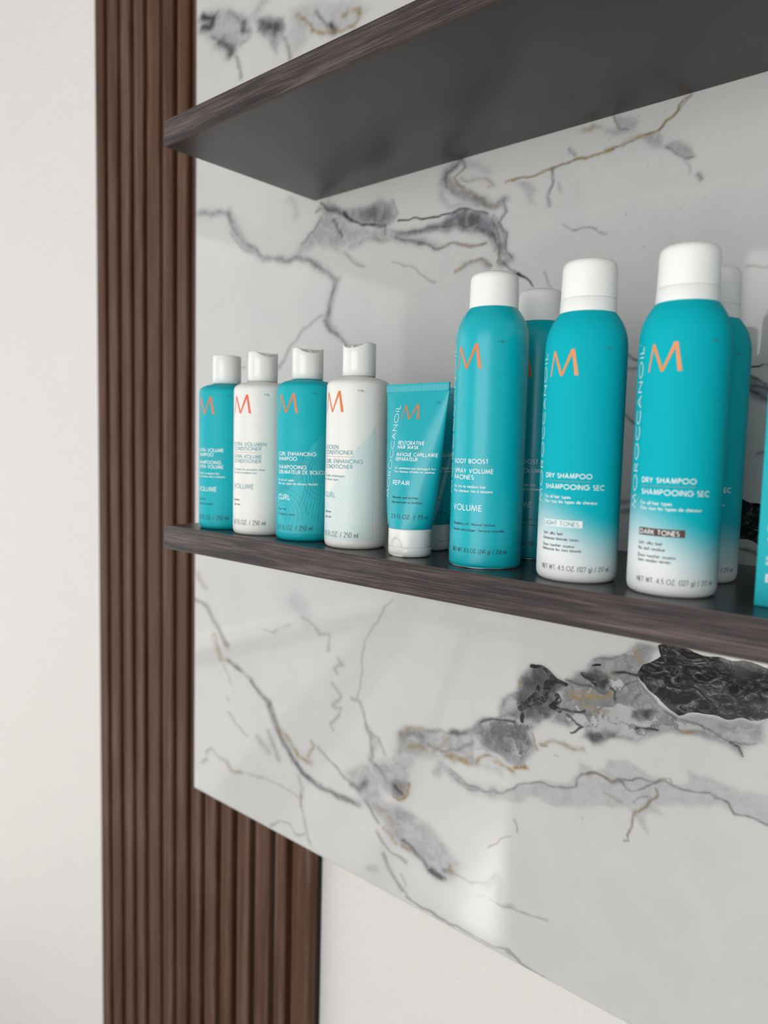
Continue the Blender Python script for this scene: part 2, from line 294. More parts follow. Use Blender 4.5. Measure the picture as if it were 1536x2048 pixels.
# ------------------------------------------------------------------ marble slab with its veining
VEINS = """
0,1,0.55,9,946,1624;-2324,6514 -2049,6491 -1724,6425 -1410,6248 -1220,6093 -1218,5980 -1406,5906 -1559,5806 -1799,5939 -2046,6136 -2301,6290
0,1,0.8,7,1068,1721;-1164,6074 -928,6049 -612,5919 -541,5778 -641,5660 -707,5540 -851,5706 -1070,5931
1,1,0.75,8,1066,1721;-1036,6042 -680,5910 -609,5779 -782,5771 -1034,5942
1,0,0.8,9,899,1587;-2216,6334 -2048,6302 -2007,6394 -2217,6478
1,0,0.7,8,994,1665;-1333,6108 -1350,6024
1,0,0.75,11,947,1621;-1840,6034 -1619,5905 -1618,5824
1,0,0.4,4,952,1622;-2005,6170 -1840,5999 -1559,5794 -1460,5672 -1400,5470
1,0,0.35,6,983,1655;-1405,5860 -1218,5935 -1448,6193 -1644,6351
0,0,0.5,12,1038,1704;-1146,6112 -1038,6208 -931,6236
0,1,0.4,12,1210,1828;-478,5969 -215,5940 636,5680 808,5503 588,5383 234,5440 -79,5604 -269,5477 -399,5434 -503,5594
3,0,0.7,5,1244,1855;-343,5859 -243,5762 -145,5688 -79,5593 110,5511 383,5441 586,5443 669,5493 638,5601 524,5602 408,5602
1,0,0.8,7,1243,1852;200,5562 278,5476
1,0,0.5,4,1214,1834;-20,5769 75,5675 170,5562
1,0,0.4,5,1111,1750;-573,5681 -466,5433
0,0,0.75,8,991,1606;-2290,3955 -1918,3894 -1663,3856 -1536,3700 -1461,3569 -1290,3409 -1122,3281 -981,3188 -844,3139 -621,3099 -490,3075 -363,3085
1,0,0.35,3,944,1573;-1637,3837 -1586,3679 -1461,3524
1,0,0.3,3.5,1050,1649;-1218,3383 -935,3190 -533,3076 -363,3079
1,0,0.3,3,962,1583;-1610,3593 -1459,3435 -1168,3253
0,1,0.85,7,1318,1855;227,3643 457,3483 640,3488 888,3479 1057,3508 1194,3421 1264,3275 1168,3207 860,3260 645,3322 422,3438 115,3493
1,1,0.38,8,1362,1886;713,3437 958,3441 1162,3379 1232,3269 998,3261 753,3303
0,1,0.62,10,1259,1807;-363,3085 -200,3252 38,3401 228,3604 422,3438 646,3297 861,3210 1101,3219 1336,3082 1106,3058 793,3146 579,3090 356,3086 44,3160 -197,3102
1,0,0.6,6,1229,1794;170,3601 306,3550 421,3464
1,0,1,3.15,1284,1831;477,3454 608,3367 699,3308
1,0,0.8,4,1290,1835;111,3620 421,3469 644,3343 789,3272 1101,3219
1,0,0.55,3,1243,1799;317,3392 388,3289 466,3199
1,0,0.4,4,1202,1775;34,3561 267,3570
1,0,0.35,3,1168,1745;-199,3224 -1,3367 115,3467
1,0,0.35,2.5,1421,1926;1192,3458 1279,3309 1233,3245
1,0,0.45,2.5,1390,1900;1101,3219 1121,3117
1,0,1,1.98,1526,1993;1299,3228 1554,3207 1829,3175 1975,3194
1,0,0.6,2.5,1667,2083;1946,3193 2090,3189 2258,3167 2424,3102
0,1,0.95,6,1633,2055;1170,3134 1526,3110 1891,3106 1974,3206 2230,3181 2424,3113 2535,2995 2607,2853 2627,2698 2520,2736 2434,2881 2183,2971 1834,3035 1529,3039 1272,3056
1,1,0.4,6,1641,2062;1336,3094 1651,3101 2006,3143 2287,3137 2482,3004 2543,2820 2461,2876 2181,3034 1833,3070
1,0,0.55,2.5,1648,2065;1432,3095 1773,3080 2095,3048 2347,3005 2486,2916 2545,2776
0,0,0.6,9,1410,1909;616,3072 864,3122 1139,3078 1531,2991 1780,2893
1,0,0.5,3.5,1579,2019;1272,3056 1531,2991 1781,2870 1899,2886 1987,2889 2246,2817 2409,2830
3,0,0.35,4,1380,1891;968,3117 1174,3030
3,0,0.35,4,1668,2075;1958,2893 2245,2826 2415,2822
0,0,0.9,8,1791,2148;2508,2999 2618,2894 2610,2787 2600,2702 2706,2643 2605,2604
1,0,0.5,3,1802,2157;2561,2990 2649,2889 2638,2740 2711,2653
1,0,0.45,2.5,1771,2139;2480,3048 2538,2929 2566,2772 2590,2638
3,0,1,2.6,1775,2136;2573,2732 2562,2616
1,0,0.55,2.5,1816,2157;2617,2624 2690,2549 2790,2477
1,0,1,2.25,1871,2185;2777,2494 2868,2429 2955,2359
3,0,0.42,4,1681,2077;2057,2595 2084,2630 2196,2672 2333,2701 2422,2662 2487,2587
1,0,0.35,3,1680,2076;2057,2595 2141,2634 2251,2686 2361,2693 2487,2587
0,0,0.4,6,1702,2090;2197,2649 2362,2671 2447,2592
1,0,0.33,2,1483,1950;1230,2831 1380,2766 1542,2692 1700,2595 1809,2522
3,0,0.32,4,1274,1813;318,3092 583,2962 803,2828
1,0,0.25,2.5,1289,1823;507,3032 621,2892 821,2821
0,0,0.8,8,1199,1750;-363,3090 -32,2997 190,2846 366,2731 339,2616 296,2488 242,2333 304,2194 402,2120
1,0,0.22,4,1190,1750;-363,3098 -72,3002 248,2825 441,2740 367,2691
1,0,0.4,3,1215,1761;348,2694 295,2515 241,2360
1,0,0.5,4,1237,1767;204,2283 324,2166 536,2022 687,1902
1,0,0.33,4,1112,1673;144,2356 -54,2266 -217,2169 -383,2041 -531,1851 -683,1701
1,0,0.35,3,954,1544;-1464,1802 -1267,1817
1,0,0.3,2.5,1954,2232;3062,2467 3103,2357 3130,2333
0,0,0.3,7,1113,1710;-462,3789 -334,3710 -331,3573
0,0,1,11,1667,2090;2097,3683 2006,3635 1913,3591 1890,3490 2015,3411 2152,3325 2311,3238 2490,3169 2588,3185
1,0,0.42,3,1610,2058;2059,3654 1901,3562 1919,3452
3,0,0.4,5,1686,2100;1957,3508 2150,3373 2336,3243 2490,3173
1,0,0.45,3,1648,2082;2097,3683 2141,3595 2011,3518 2122,3410
0,0,0.38,9,1708,2121;2166,3620 2296,3581 2414,3484
0,0,0.38,8,1634,2066;1878,3428 1868,3355 1967,3261 2261,3216 2311,3248
0,0,0.7,5,1782,2153;2575,3197 2618,3068 2572,2995 2482,3072
1,0,0.35,2,1794,2159;2600,3182 2622,3067 2568,2986
3,0,0.35,3,1721,2124;2119,3484 2354,3429 2482,3358 2421,3340
0,0,0.35,6,1711,2118;2092,3501 2354,3421 2482,3353
3,0,0.75,3.2,2214,2413;2604,3363 2713,3350 2795,3353 2887,3353 2978,3357 3078,3374 3176,3382 3283,3391 3408,3398 3531,3388 3610,3408 3669,3403 3747,3412 3784,3430 3859,3447 3915,3454 3988,3459 4042,3471 4095,3501 4128,3535 4180,3552 4205,3574 4211,3615 4245,3639 4312,3654
1,0,0.38,2.2,2213,2412;2701,3349 2888,3349 3078,3366 3283,3387 3408,3398 3670,3399 3785,3412 3915,3447 4043,3468 4129,3526 4205,3574 4312,3651
3,0,0.7,5,2201,2407;3590,3407 3679,3404
3,0,0.6,5,2299,2462;3767,3402 3784,3433 3878,3446 3943,3451
3,0,0.6,4,1990,2285;3089,3367 3165,3373
0,1,0.55,8,2250,2440;3694,3665 3810,3644 3881,3564 3838,3487 3722,3507 3602,3554 3580,3587 3699,3575
1,0,0.33,2,2243,2437;3665,3670 3697,3611 3720,3556 3779,3528
3,0,0.35,2.5,2234,2433;3665,3670 3697,3611 3720,3556
3,0,0.5,4.5,2117,2367;3376,3620 3478,3622
0,0,0.5,6,2154,2389;3477,3640 3549,3622
0,0,0.7,4,1971,2269;3085,3368 3127,3264 3087,3195 3060,3143 3088,3037
1,0,0.25,2,1976,2274;3085,3368 3128,3254 3088,3156
0,1,0.45,6,1887,2220;2725,3328 2867,3298 2963,3210 2896,3175 2946,3077 2850,3164 2776,3258
0,0,0.4,3,2012,2292;3179,3224 3214,3141
0,0,0.65,4,2057,2328;3266,3501 3319,3429
0,1,0.6,7,2464,2545;3915,3451 4062,3449 4094,3355 4229,3323 4335,3264 4374,3188 4324,3166 4199,3237 4069,3327
1,0,0.4,2.5,2497,2560;4123,3311 4198,3245 4297,3185 4365,3190
0,0,0.5,3.5,2527,2571;4280,3179 4318,3134 4326,3081
0,0,0.8,6,2576,2591;4391,3042 4416,2986
1,0,0.3,2,2103,2330;3235,2857 3355,2799 3544,2762 3648,2708
0,0,0.4,3,2099,2328;3334,2803 3544,2764
1,0,0.4,2,2844,2693;4805,2265 4882,2279 4989,2260
3,0,0.3,3,2817,2681;4805,2269 4897,2275
1,0,0.4,1.2,2433,2540;4098,3599 4105,3594
1,0,0.4,1.2,2574,2611;4362,3536 4369,3531
1,0,0.4,1.2,2602,2598;4458,2849 4465,2844
1,0,0.4,1.2,2495,2542;4268,2804 4275,2799
1,0,0.4,1.2,2357,2485;3975,3204 3983,3199
1,0,0.4,1.2,2340,2473;3945,3142 3953,3137
1,0,0.4,1.2,2269,2424;3817,2842 3825,2837
1,0,0.4,1.2,2338,2450;3980,2555 3988,2551
1,0,0.4,1.2,2206,2413;3635,3492 3643,3487
1,0,0.4,1.2,2323,2481;3878,3614 3886,3608
1,0,1,2.25,2824,2652;4868,1508 4917,1509 4952,1519
1,0,0.35,3,2894,2685;4952,1519 5082,1531
0,1,0.95,5,2878,2669;4805,1469 4898,1427 5040,1385 5231,1298 5240,1151 5050,1235 4943,1275 4813,1355
1,0,0.6,2.5,2853,2661;4843,1437 4952,1410 5093,1357
1,0,0.6,2.5,2853,2659;4847,1376 4955,1361 5095,1331
1,0,0.6,2.5,2857,2659;4867,1353 4958,1305 5099,1264
1,0,0.7,3,2275,2384;3759,1720 3919,1639 4051,1611
0,0,0.9,5,2279,2383;3790,1570 3933,1550 4054,1553
1,0,0.6,3,2273,2365;3856,1185 3929,1155 4039,1054
1,0,0.5,5,2253,2330;3898,414 3995,429
1,0,0.5,5,2258,2330;3925,329 4000,348
2,1,0.9,8,2902,2637;4847,517 4939,485 5082,468 5419,426 5455,-123 5103,134 4866,206
1,0,0.6,4,2801,2584;4871,128 4964,99 5072,72
1,0,0.5,5,2867,2646;4968,870 5073,880
3,0,0.42,6,833,1393;-2292,-1002 -2243,-1112 -2121,-1210
1,0,0.45,5,859,1405;-2389,-1396 -2096,-1452 -1976,-1562 -1857,-1685 -1764,-1782 -1602,-1922
3,0,0.3,5,887,1424;-1763,-1811 -1579,-1974
3,0,0.5,5,876,1413;-1903,-1837 -1807,-2048 -1737,-2163 -1577,-2143
0,0,0.75,6,1056,1531;-1577,-2143 -1266,-2217 -966,-2369 -716,-2526 -591,-2763 -470,-2917 -233,-3114 -42,-3265 251,-3326 600,-3337 931,-3323
1,0,0.45,3,912,1438;-1577,-2143 -1310,-2212
1,0,0.42,3.5,985,1489;-1093,-2316 -757,-2509 -674,-2623
1,0,0.4,6,1023,1512;-696,-2521 -551,-2779 -390,-3001
1,0,0.5,6,1131,1578;-390,-3001 -194,-3155 -42,-3265 251,-3326 600,-3337 801,-3343
3,0,0.65,6,1067,1539;-551,-2806 -353,-2884 -121,-3054 65,-3076
3,0,0.5,4,1119,1577;95,-2809 150,-2844 27,-3035
1,0,0.22,3,892,1420;-1690,-2224 -1575,-2342 -1529,-2445
1,0,0.2,4,891,1414;-1594,-2660 -1571,-2683
1,0,0.28,3.5,913,1425;-1569,-2854 -1410,-2984 -1168,-3073
1,0,0.25,8,983,1475;-913,-3070 -725,-3153
1,0,0.3,5,1012,1498;-710,-2903 -503,-3223
1,0,0.35,3.5,826,1345;-2177,-3777 -2055,-3680
1,0,0.3,3.5,859,1373;-2080,-3582 -1936,-3480 -1746,-3571 -1515,-3646
3,0,0.45,5,899,1404;-1584,-3580 -1492,-3682 -1291,-3633
1,0,0.25,2.5,987,1469;-1470,-3646 -1074,-3607 -780,-3555 -457,-3546 -109,-3603
1,0,0.28,3.5,1092,1542;-134,-3321 -56,-3454 -78,-3619 -29,-3813 50,-3996 108,-4132
3,0,0.5,3.5,1085,1539;-65,-3549 -88,-3676
1,0,0.3,3,1048,1505;-646,-4159 -448,-4018 -291,-4015 -136,-4092 50,-4001
1,0,0.28,3.5,1152,1630;-87,-1268 95,-1325 204,-1442 377,-1397 365,-1609
1,0,0.3,4,1208,1661;537,-1671 605,-1718 473,-1808 525,-1845
1,0,0.3,3.5,1196,1641;444,-1999 599,-2110 451,-2270 603,-2244 523,-2388 423,-2489 476,-2549
1,0,0.28,3,1015,1528;-814,-1579 -653,-1576 -575,-1522
1,0,0.2,3,1054,1559;-537,-1489 -308,-1409
0,0,0.3,20,1099,1597;-239,-1090 -51,-1262
1,0,0.27,2.5,1310,1736;1372,-816 1228,-952 1143,-1104 965,-1346 908,-1523 930,-1731 888,-1931 861,-2082
1,0,0.35,3.5,1284,1699;764,-2093 893,-2086 995,-2311 1079,-2478 1118,-2706
1,0,0.35,3.5,1320,1719;997,-2358 1171,-2452 1298,-2604
0,0,0.5,8,1306,1709;1029,-2373 1158,-2527 1102,-2710
1,0,0.4,4,1203,1631;222,-2849 453,-2957 574,-3032 760,-3097 925,-3141
0,1,0.62,9,1458,1794;691,-3008 948,-2830 1165,-2739 1433,-2587 1455,-2372 1566,-2226 1735,-2169 1847,-2194 2217,-2091 2418,-2025 2665,-2092 2815,-2255 2820,-2377 2580,-2348 2230,-2413 1966,-2438 1720,-2524 1655,-2703 1663,-2908 1538,-3066 1389,-3058 1235,-3002 1301,-3147 1714,-3143 1996,-3224 2189,-3353 2377,-3478 2282,-3694 2072,-3783 1846,-3647 1586,-3610 1373,-3478 1184,-3331 962,-3287 861,-3175
1,1,0.5,8,1389,1752;1369,-2911 1501,-2845 1632,-2849 1621,-2945 1508,-3053 1418,-3013
1,0,0.8,8,1390,1752;1474,-2935 1549,-2969
3,0,0.8,4,1404,1760;1449,-3061 1552,-3061 1644,-2949 1652,-2842
1,0,0.55,7,1263,1669;794,-3123 925,-3153 1018,-3026
1,0,0.4,5,1330,1717;1072,-2743 1260,-2828 1355,-2939
1,0,0.4,4,1301,1688;1024,-3242 1122,-3329 1219,-3439
1,0,0.45,10,1440,1799;1526,-2329 1709,-2232 1822,-2268
3,0,0.75,6,1454,1805;1645,-2421 1757,-2377 1854,-2382
3,0,0.4,5,1437,1798;1511,-2310 1679,-2195 1819,-2179
3,0,0.75,4.5,1588,1885;2150,-2372 2254,-2373 2407,-2369
3,0,0.7,3.5,1679,1940;2529,-2300 2551,-2251 2670,-2205
3,0,0.4,4,1535,1856;1965,-2405 2168,-2170
1,0,0.4,4,1557,1873;1847,-2194 2060,-2113 2269,-2109 2369,-2060
1,0,0.35,4,1570,1877;1906,-2311 2096,-2344 2301,-2262 2473,-2147
1,0,0.65,5,1471,1785;1612,-3506 1758,-3566 1902,-3636 2042,-3704 2177,-3716
1,0,1.1,8,1508,1806;2000,-3687 2110,-3721
1,0,0.7,6,1552,1833;2161,-3633 2279,-3607
3,0,0.55,4,1357,1719;1312,-3476 1389,-3496 1497,-3585
3,0,0.75,5,1410,1751;1600,-3581 1687,-3571
3,0,0.7,4,1563,1840;2250,-3551 2267,-3634
3,0,0.3,8,1353,1720;1213,-3249 1398,-3326 1492,-3457
1,0,0.4,4,1356,1715;1207,-3564 1319,-3666 1441,-3713 1649,-3737
1,0,0.4,5,1364,1714;1323,-3784 1402,-3896 1512,-4018 1603,-4098
1,0,0.25,6,1298,1671;1097,-4045 1206,-4005
1,0,0.35,2.5,1661,1897;2331,-3607 2485,-3609 2633,-3569 2751,-3486 2808,-3420
0,0,0.6,11,1618,1897;2039,-2582 2075,-2482 2209,-2529 2341,-2595 2492,-2610 2688,-2598 2827,-2530
1,0,0.3,2.5,1656,1918;2210,-2550 2418,-2635 2616,-2612 2827,-2520
2,1,1,5,2584,2439;4289,-771 4391,-737 4477,-752 4709,-765 4944,-766 5239,-760 5379,-761 5404,-1136 5173,-1178 5033,-1222 4818,-1239 4657,-1253 4493,-1307 4351,-1248 4258,-1172 4173,-1102 4133,-1038 4192,-953 4329,-870
0,1,0.9,8,2329,2305;3470,-1244 3628,-1122 3722,-997 3856,-950 3988,-914 4110,-780 4217,-764 4307,-786 4194,-988 4164,-1104 4318,-1284 4493,-1310 4786,-1251 5108,-1216 5164,-1176 5162,-1366 5016,-1433 4991,-1516 4895,-1468 4669,-1459 4399,-1481 4158,-1646 3972,-1662 3783,-1773 3662,-1760 3699,-1710 3655,-1626 3493,-1689 3321,-1676 3441,-1506 3413,-1356
1,1,0.85,6,2136,2217;3630,-1150 3747,-1096 3875,-1124 3908,-1200 3834,-1255 3735,-1250
2,0,0.9,5,2093,2195;3630,-1160 3692,-1193 3745,-1242
2,0,0.7,5,2129,2217;3735,-1060 3794,-1057
1,1,0.75,5,2312,2298;4098,-1395 4249,-1328 4330,-1335 4185,-1464 4083,-1463
1,1,0.65,6,2152,2209;3689,-1713 3873,-1614 3988,-1610 3972,-1662 3762,-1760
1,0,1,2.7,2200,2247;3910,-1237 3958,-1244 3952,-1302
1,0,1,2.7,2245,2276;3902,-1089 4033,-1051 4143,-1054
1,0,0.6,3,2084,2187;3470,-1244 3616,-1269 3912,-1274
1,0,0.55,3,2340,2317;4020,-1156 4128,-1112 4242,-1194 4318,-1284 4460,-1336
1,0,1,2.25,2030,2151;3443,-1535 3547,-1537 3668,-1491
1,0,1,2.25,2032,2149;3487,-1573 3594,-1642 3656,-1654 3537,-1736
1,0,1,2.25,2336,2306;4151,-1519 4241,-1507 4346,-1465
1,0,0.5,2.5,2657,2460;4512,-1340 4663,-1353 4795,-1386 4907,-1422 4985,-1425 5104,-1383
1,0,1,2.25,2733,2492;4908,-1430 4979,-1452 5005,-1503
1,0,0.45,3,2189,2251;3742,-1002 3914,-957 4024,-897
1,0,0.4,3,2291,2293;4127,-1094 4170,-1212 4104,-1338
0,1,1,6,1812,2027;3099,-1187 3277,-1209 3471,-1263 3505,-1314 3393,-1380 3452,-1503 3383,-1610 3192,-1731 3120,-1852 3205,-1991 3046,-2204 2895,-2229 2773,-2161 2577,-2176 2498,-2091 2187,-2112 2185,-2079 2443,-1997 2563,-1857 2779,-1758 2783,-1589 2953,-1465 2993,-1333
1,1,0.62,8,1888,2077;3123,-1203 3278,-1229 3451,-1288 3373,-1405 3441,-1506 3361,-1606 3192,-1711 3012,-1738 2803,-1772 2985,-1642 2978,-1500 3039,-1343
1,1,0.6,10,1748,1986;2541,-1927 2759,-1847 2924,-1844 2997,-1907 2915,-2139 2772,-2140 2599,-2105
2,0,0.95,5,1937,2111;3111,-1195 3233,-1209 3343,-1244 3473,-1302
2,0,1,8,1906,2088;3345,-1273 3284,-1346 3278,-1447 3183,-1541 3008,-1640
2,0,0.9,5,1869,2067;3198,-1387 3137,-1502 3028,-1580
2,0,0.9,6,1967,2119;3384,-1422 3418,-1472 3336,-1533 3422,-1550
2,0,0.8,5,1833,2040;3033,-1691 3032,-1774
1,0,1,2.7,1734,1982;2565,-1899 2685,-1825 2946,-1797
1,0,0.6,6,1584,1889;2186,-2101 2292,-2094
1,0,0.5,3,1753,1992;2570,-2027 2663,-1894 2923,-1803 3011,-1718
3,0,0.85,5,1605,1895;2197,-2355 2329,-2359 2470,-2343
3,0,0.7,3.5,1681,1941;2533,-2319 2567,-2244 2665,-2204
3,0,0.7,5,1763,1987;2740,-2245 2849,-2265 2969,-2294
3,0,0.9,5,1823,2021;2978,-2246 3091,-2194
3,0,0.8,3,1878,2060;3142,-1836 3178,-1897 3200,-1982
3,0,1,4.5,2090,2188;3519,-1389 3602,-1403 3722,-1368 3912,-1278
3,0,0.6,4,2058,2172;3497,-1355 3600,-1350 3739,-1312
3,0,0.55,5.5,1983,2116;3246,-1918 3332,-1883 3459,-1867 3565,-1875 3666,-1855
3,0,0.7,4,1916,2079;3257,-1925 3301,-1923
3,0,0.8,4,1827,2047;2984,-1376 3001,-1396
3,0,0.55,8,2305,2312;4113,-842 4144,-909 4172,-921
3,0,0.8,3.5,2513,2392;4534,-1437 4577,-1446 4643,-1431
3,0,0.5,3,2119,2198;3766,-1462 3774,-1536
3,0,0.5,3,2196,2250;3902,-1089 3941,-1099
3,0,0.5,4,2119,2200;3646,-1454 3882,-1432
0,1,0.42,5,2174,2197;3020,-2399 3263,-2279 3520,-2226 3638,-2098 3641,-1960 3754,-1984 3796,-2019 3891,-1961 3906,-1880 4094,-1832 4281,-1894 4459,-1910 4545,-1900 4625,-1838 4604,-1753 4770,-1770 5008,-1799 5245,-1753 5262,-2013 5020,-1982 4831,-1983 4538,-2085 4368,-2159 4415,-2212 4301,-2238 4268,-2305 4292,-2408 4226,-2358 4099,-2253 3909,-2300 3654,-2412 3404,-2475 3139,-2485 3029,-2585 2841,-2607 2596,-2625 2365,-2592 2204,-2532 2201,-2465 2467,-2559 2718,-2563 2952,-2443
1,0,0.42,2.5,1866,2039;2202,-2499 2416,-2586 2620,-2600 2838,-2534 2953,-2467 3020,-2389 3132,-2338 3220,-2303 3352,-2301 3522,-2269 3604,-2228 3621,-2163 3678,-2086 3717,-2054
1,0,0.6,3.5,2143,2192;3678,-2086 3757,-2041 3837,-2054 3956,-2074 4068,-2037
1,0,0.5,2.5,2533,2382;3993,-2052 4103,-1988 4176,-1968 4285,-1952 4424,-1907 4495,-1930 4564,-1933 4663,-1914 4777,-1897 4843,-1915 4891,-1924 4940,-1942 4989,-1976 5096,-1972 5261,-2005
1,0,0.6,3,2683,2451;4828,-1929 4923,-1930 4989,-1980
1,0,0.4,2,2342,2292;4050,-2043 4145,-2077 4253,-2032 4321,-1955 4457,-1871 4495,-1925
3,0,0.4,2.5,2130,2186;3698,-2079 3798,-2057 3993,-2061
3,0,0.45,3.5,2308,2268;4341,-1994 4361,-2042 4296,-2147 4263,-2205 4193,-2276 4170,-2359 4147,-2443 4122,-2500
1,0,0.4,2.5,2293,2258;4341,-1994 4362,-2051 4271,-2193 4185,-2288 4164,-2418 4122,-2509 4134,-2543 4097,-2561
1,0,0.35,2,2303,2268;4170,-2191 4195,-2135 4293,-2093
3,0,0.3,2,2187,2210;3885,-2202 4059,-2210
1,0,0.35,1.6,1734,1949;2707,-3152 2742,-3106 2802,-3083 2847,-3007 2964,-2953
1,0,0.4,1.8,1802,1993;2991,-2777 3021,-2819 3019,-2873
1,0,0.3,1.5,2061,2138;3688,-2475 3700,-2495
1,0,0.3,1.5,1961,2101;3381,-2009 3434,-1995
3,0,0.4,2,1721,1942;2707,-3152 2742,-3106 2802,-3083 2847,-3007
2,1,0.22,8,2230,2258;3470,-1244 3629,-1141 3743,-1021 3989,-932 4111,-806 4219,-803 4194,-988 4164,-1104 4318,-1284 4493,-1310 4819,-1259 4795,-1386 4399,-1469 4157,-1619 3971,-1653 3762,-1760 3676,-1639 3492,-1670 3342,-1651 3441,-1506 3414,-1375
2,1,0.2,8,1833,2040;3100,-1207 3278,-1229 3472,-1283 3452,-1503 3192,-1731 3120,-1852 3160,-1984 3045,-2183 2772,-2140 2497,-2080 2564,-1878 2790,-1755 2818,-1580 2976,-1459
2,1,0.2,8,1517,1838;1512,-2333 1847,-2194 2418,-2035 2665,-2092 2815,-2255 2725,-2366 2579,-2327 2229,-2391 1691,-2510 1648,-2912 1537,-3043 1388,-3034 1104,-2781 1433,-2610
1,0,0.38,1.8,1667,1896;2591,-3722 2683,-3692
1,0,0.35,2,1803,1970;2738,-3700 2847,-3707 2988,-3686 3125,-3662 3259,-3642 3406,-3612
0,0,0.5,5,1760,1947;2847,-3701 3021,-3649
1,0,0.5,3,1699,1899;1673,-4143 2099,-4170 2534,-4165 2832,-4168 2991,-4123 3097,-4160 3253,-4202 3386,-4202
1,0,0.4,5,1782,1946;2974,-4150 3097,-4160
1,0,0.3,4,1372,1718;1300,-3801 1372,-3881 1490,-3995 1582,-4064 1738,-4139
1,0,0.3,3,1397,1734;1576,-3906 1647,-4019
0,0,0.35,9,1717,1927;2697,-3588 2834,-3418 2844,-3638
"""
def build_marble():
    X0, X1, Z0, Z1 = -.2367, 1.25, -.4204, 1.30
    xs = np.concatenate([np.arange(X0, .56, .0010), np.linspace(.56, X1, 24)])
    zs = np.concatenate([np.arange(Z0, .66, .0012), np.linspace(.66, Z1, 24)])
    nx, nz = len(xs), len(zs)
    X, Zg = np.meshgrid(xs, zs)
    rng = np.random.RandomState(7)
    def fbm(sc, seed):
        r = np.random.RandomState(seed); out = np.zeros_like(X)
        for _ in range(14):
            a = r.uniform(0, 2*PI); k = sc * r.uniform(.5, 2.2); out += np.sin((X*math.cos(a) + Zg*math.sin(a)) * k + r.uniform(0, 2*PI)) / (k / sc)
        return out / 4
    # domain warp so that traced vein paths wander like stone
    WX = X + .0011 * fbm(260, 1) + .0002 * fbm(900, 3); WZ = Zg + .0013 * fbm(260, 2) + .0002 * fbm(900, 4)
    ch = [np.zeros_like(X) for _ in range(4)]
    def segd(px, pz, a, b_):
        dx, dz = b_[0] - a[0], b_[1] - a[1]; L2 = dx*dx + dz*dz + 1e-12
        t = np.clip(((px - a[0]) * dx + (pz - a[1]) * dz) / L2, 0, 1)
        return (px - a[0] - t*dx)**2 + (pz - a[1] - t*dz)**2
    for row in VEINS.strip().split('\n'):
        h, pts = row.split(';'); c, kind, st, w, kx, kz = [float(q) for q in h.split(',')]; c = int(c)
        P = [(float(q.split(',')[0]) * 1e-4, float(q.split(',')[1]) * 1e-4) for q in pts.split()]
        mx = (w * 3 + 6) / kx; mz = (w * 3 + 6) / kz
        i0, i1 = np.searchsorted(xs, [min(q[0] for q in P) - mx, max(q[0] for q in P) + mx]); j0, j1 = np.searchsorted(zs, [min(q[1] for q in P) - mz, max(q[1] for q in P) + mz])
        if i1 <= i0 or j1 <= j0: continue
        sl = (slice(j0, j1), slice(i0, i1)); px = WX[sl] * kx; pz = WZ[sl] * kz; Q = [(q[0] * kx, q[1] * kz) for q in P]
        n_ = len(Q); d2 = None
        for k in range(n_ if kind else n_ - 1):
            s_ = segd(px, pz, Q[k], Q[(k+1) % n_]); d2 = s_ if d2 is None else np.minimum(d2, s_)
        d = np.sqrt(d2)
        if kind:
            ins = np.zeros(px.shape, bool)
            for k in range(n_):
                (ax, az), (bx, bz) = Q[k], Q[(k+1) % n_]
                cr = ((az > pz) != (bz > pz)) & (px < (bx - ax) * (pz - az) / ((bz - az) if abs(bz - az) > 1e-9 else 1e-9) + ax); ins ^= cr
            sd = np.where(ins, d, -d); fld = st / (1 + np.exp(-np.clip(sd / (w * .35), -30, 30)))
        else:
            fld = st * np.exp(-(d / w) ** 2 * 1.1)
        ch[c][sl] = np.maximum(ch[c][sl], fld)
    T_ = .012
    v = np.empty((nx * nz * 1, 3), np.float32); v[:, 0] = X.ravel(); v[:, 1] = 0; v[:, 2] = Zg.ravel()
    idx = np.arange(nx * nz).reshape(nz, nx)
    q = np.stack([idx[:-1, :-1], idx[:-1, 1:], idx[1:, 1:], idx[1:, :-1]], -1).reshape(-1, 4)
    # rim and back
    ring = np.concatenate([idx[0, :], idx[1:, -1], idx[-1, -2::-1], idx[-2:0:-1, 0]])
    bv = v[ring].copy(); bv[:, 1] = T_; nb = len(ring); off = nx * nz
    side = [(int(ring[k]), off + k, off + (k+1) % nb, int(ring[(k+1) % nb])) for k in range(nb)]
    allv = np.concatenate([v, bv]); me = bpy.data.meshes.new('marble_slab')
    me.vertices.add(len(allv)); me.vertices.foreach_set('co', allv.ravel())
    nq = len(q) + len(side); me.loops.add(nq * 4 + nb)
    li = np.concatenate([q.ravel(), np.array(side).ravel(), off + np.arange(nb)[::-1]]).astype(np.int32)
    me.loops.foreach_set('vertex_index', li); me.polygons.add(nq + 1)
    me.polygons.foreach_set('loop_start', np.concatenate([np.arange(nq) * 4, [nq * 4]]).astype(np.int32))
    me.update(calc_edges=True); me.validate()
    for nm, a in zip(('wash', 'vein', 'breccia', 'gold'), ch):
        at = me.attributes.new(nm, 'FLOAT', 'POINT'); at.data.foreach_set('value', np.concatenate([a.ravel(), a.ravel()[ring]]).astype(np.float32))
    me.materials.append(M_marble)
    o = bpy.data.objects.new('marble_slab', me); COL.objects.link(o)
    return tag(o, 'glossy white marble slab with grey, black and gold veins behind both shelves', 'marble panel')
build_marble()

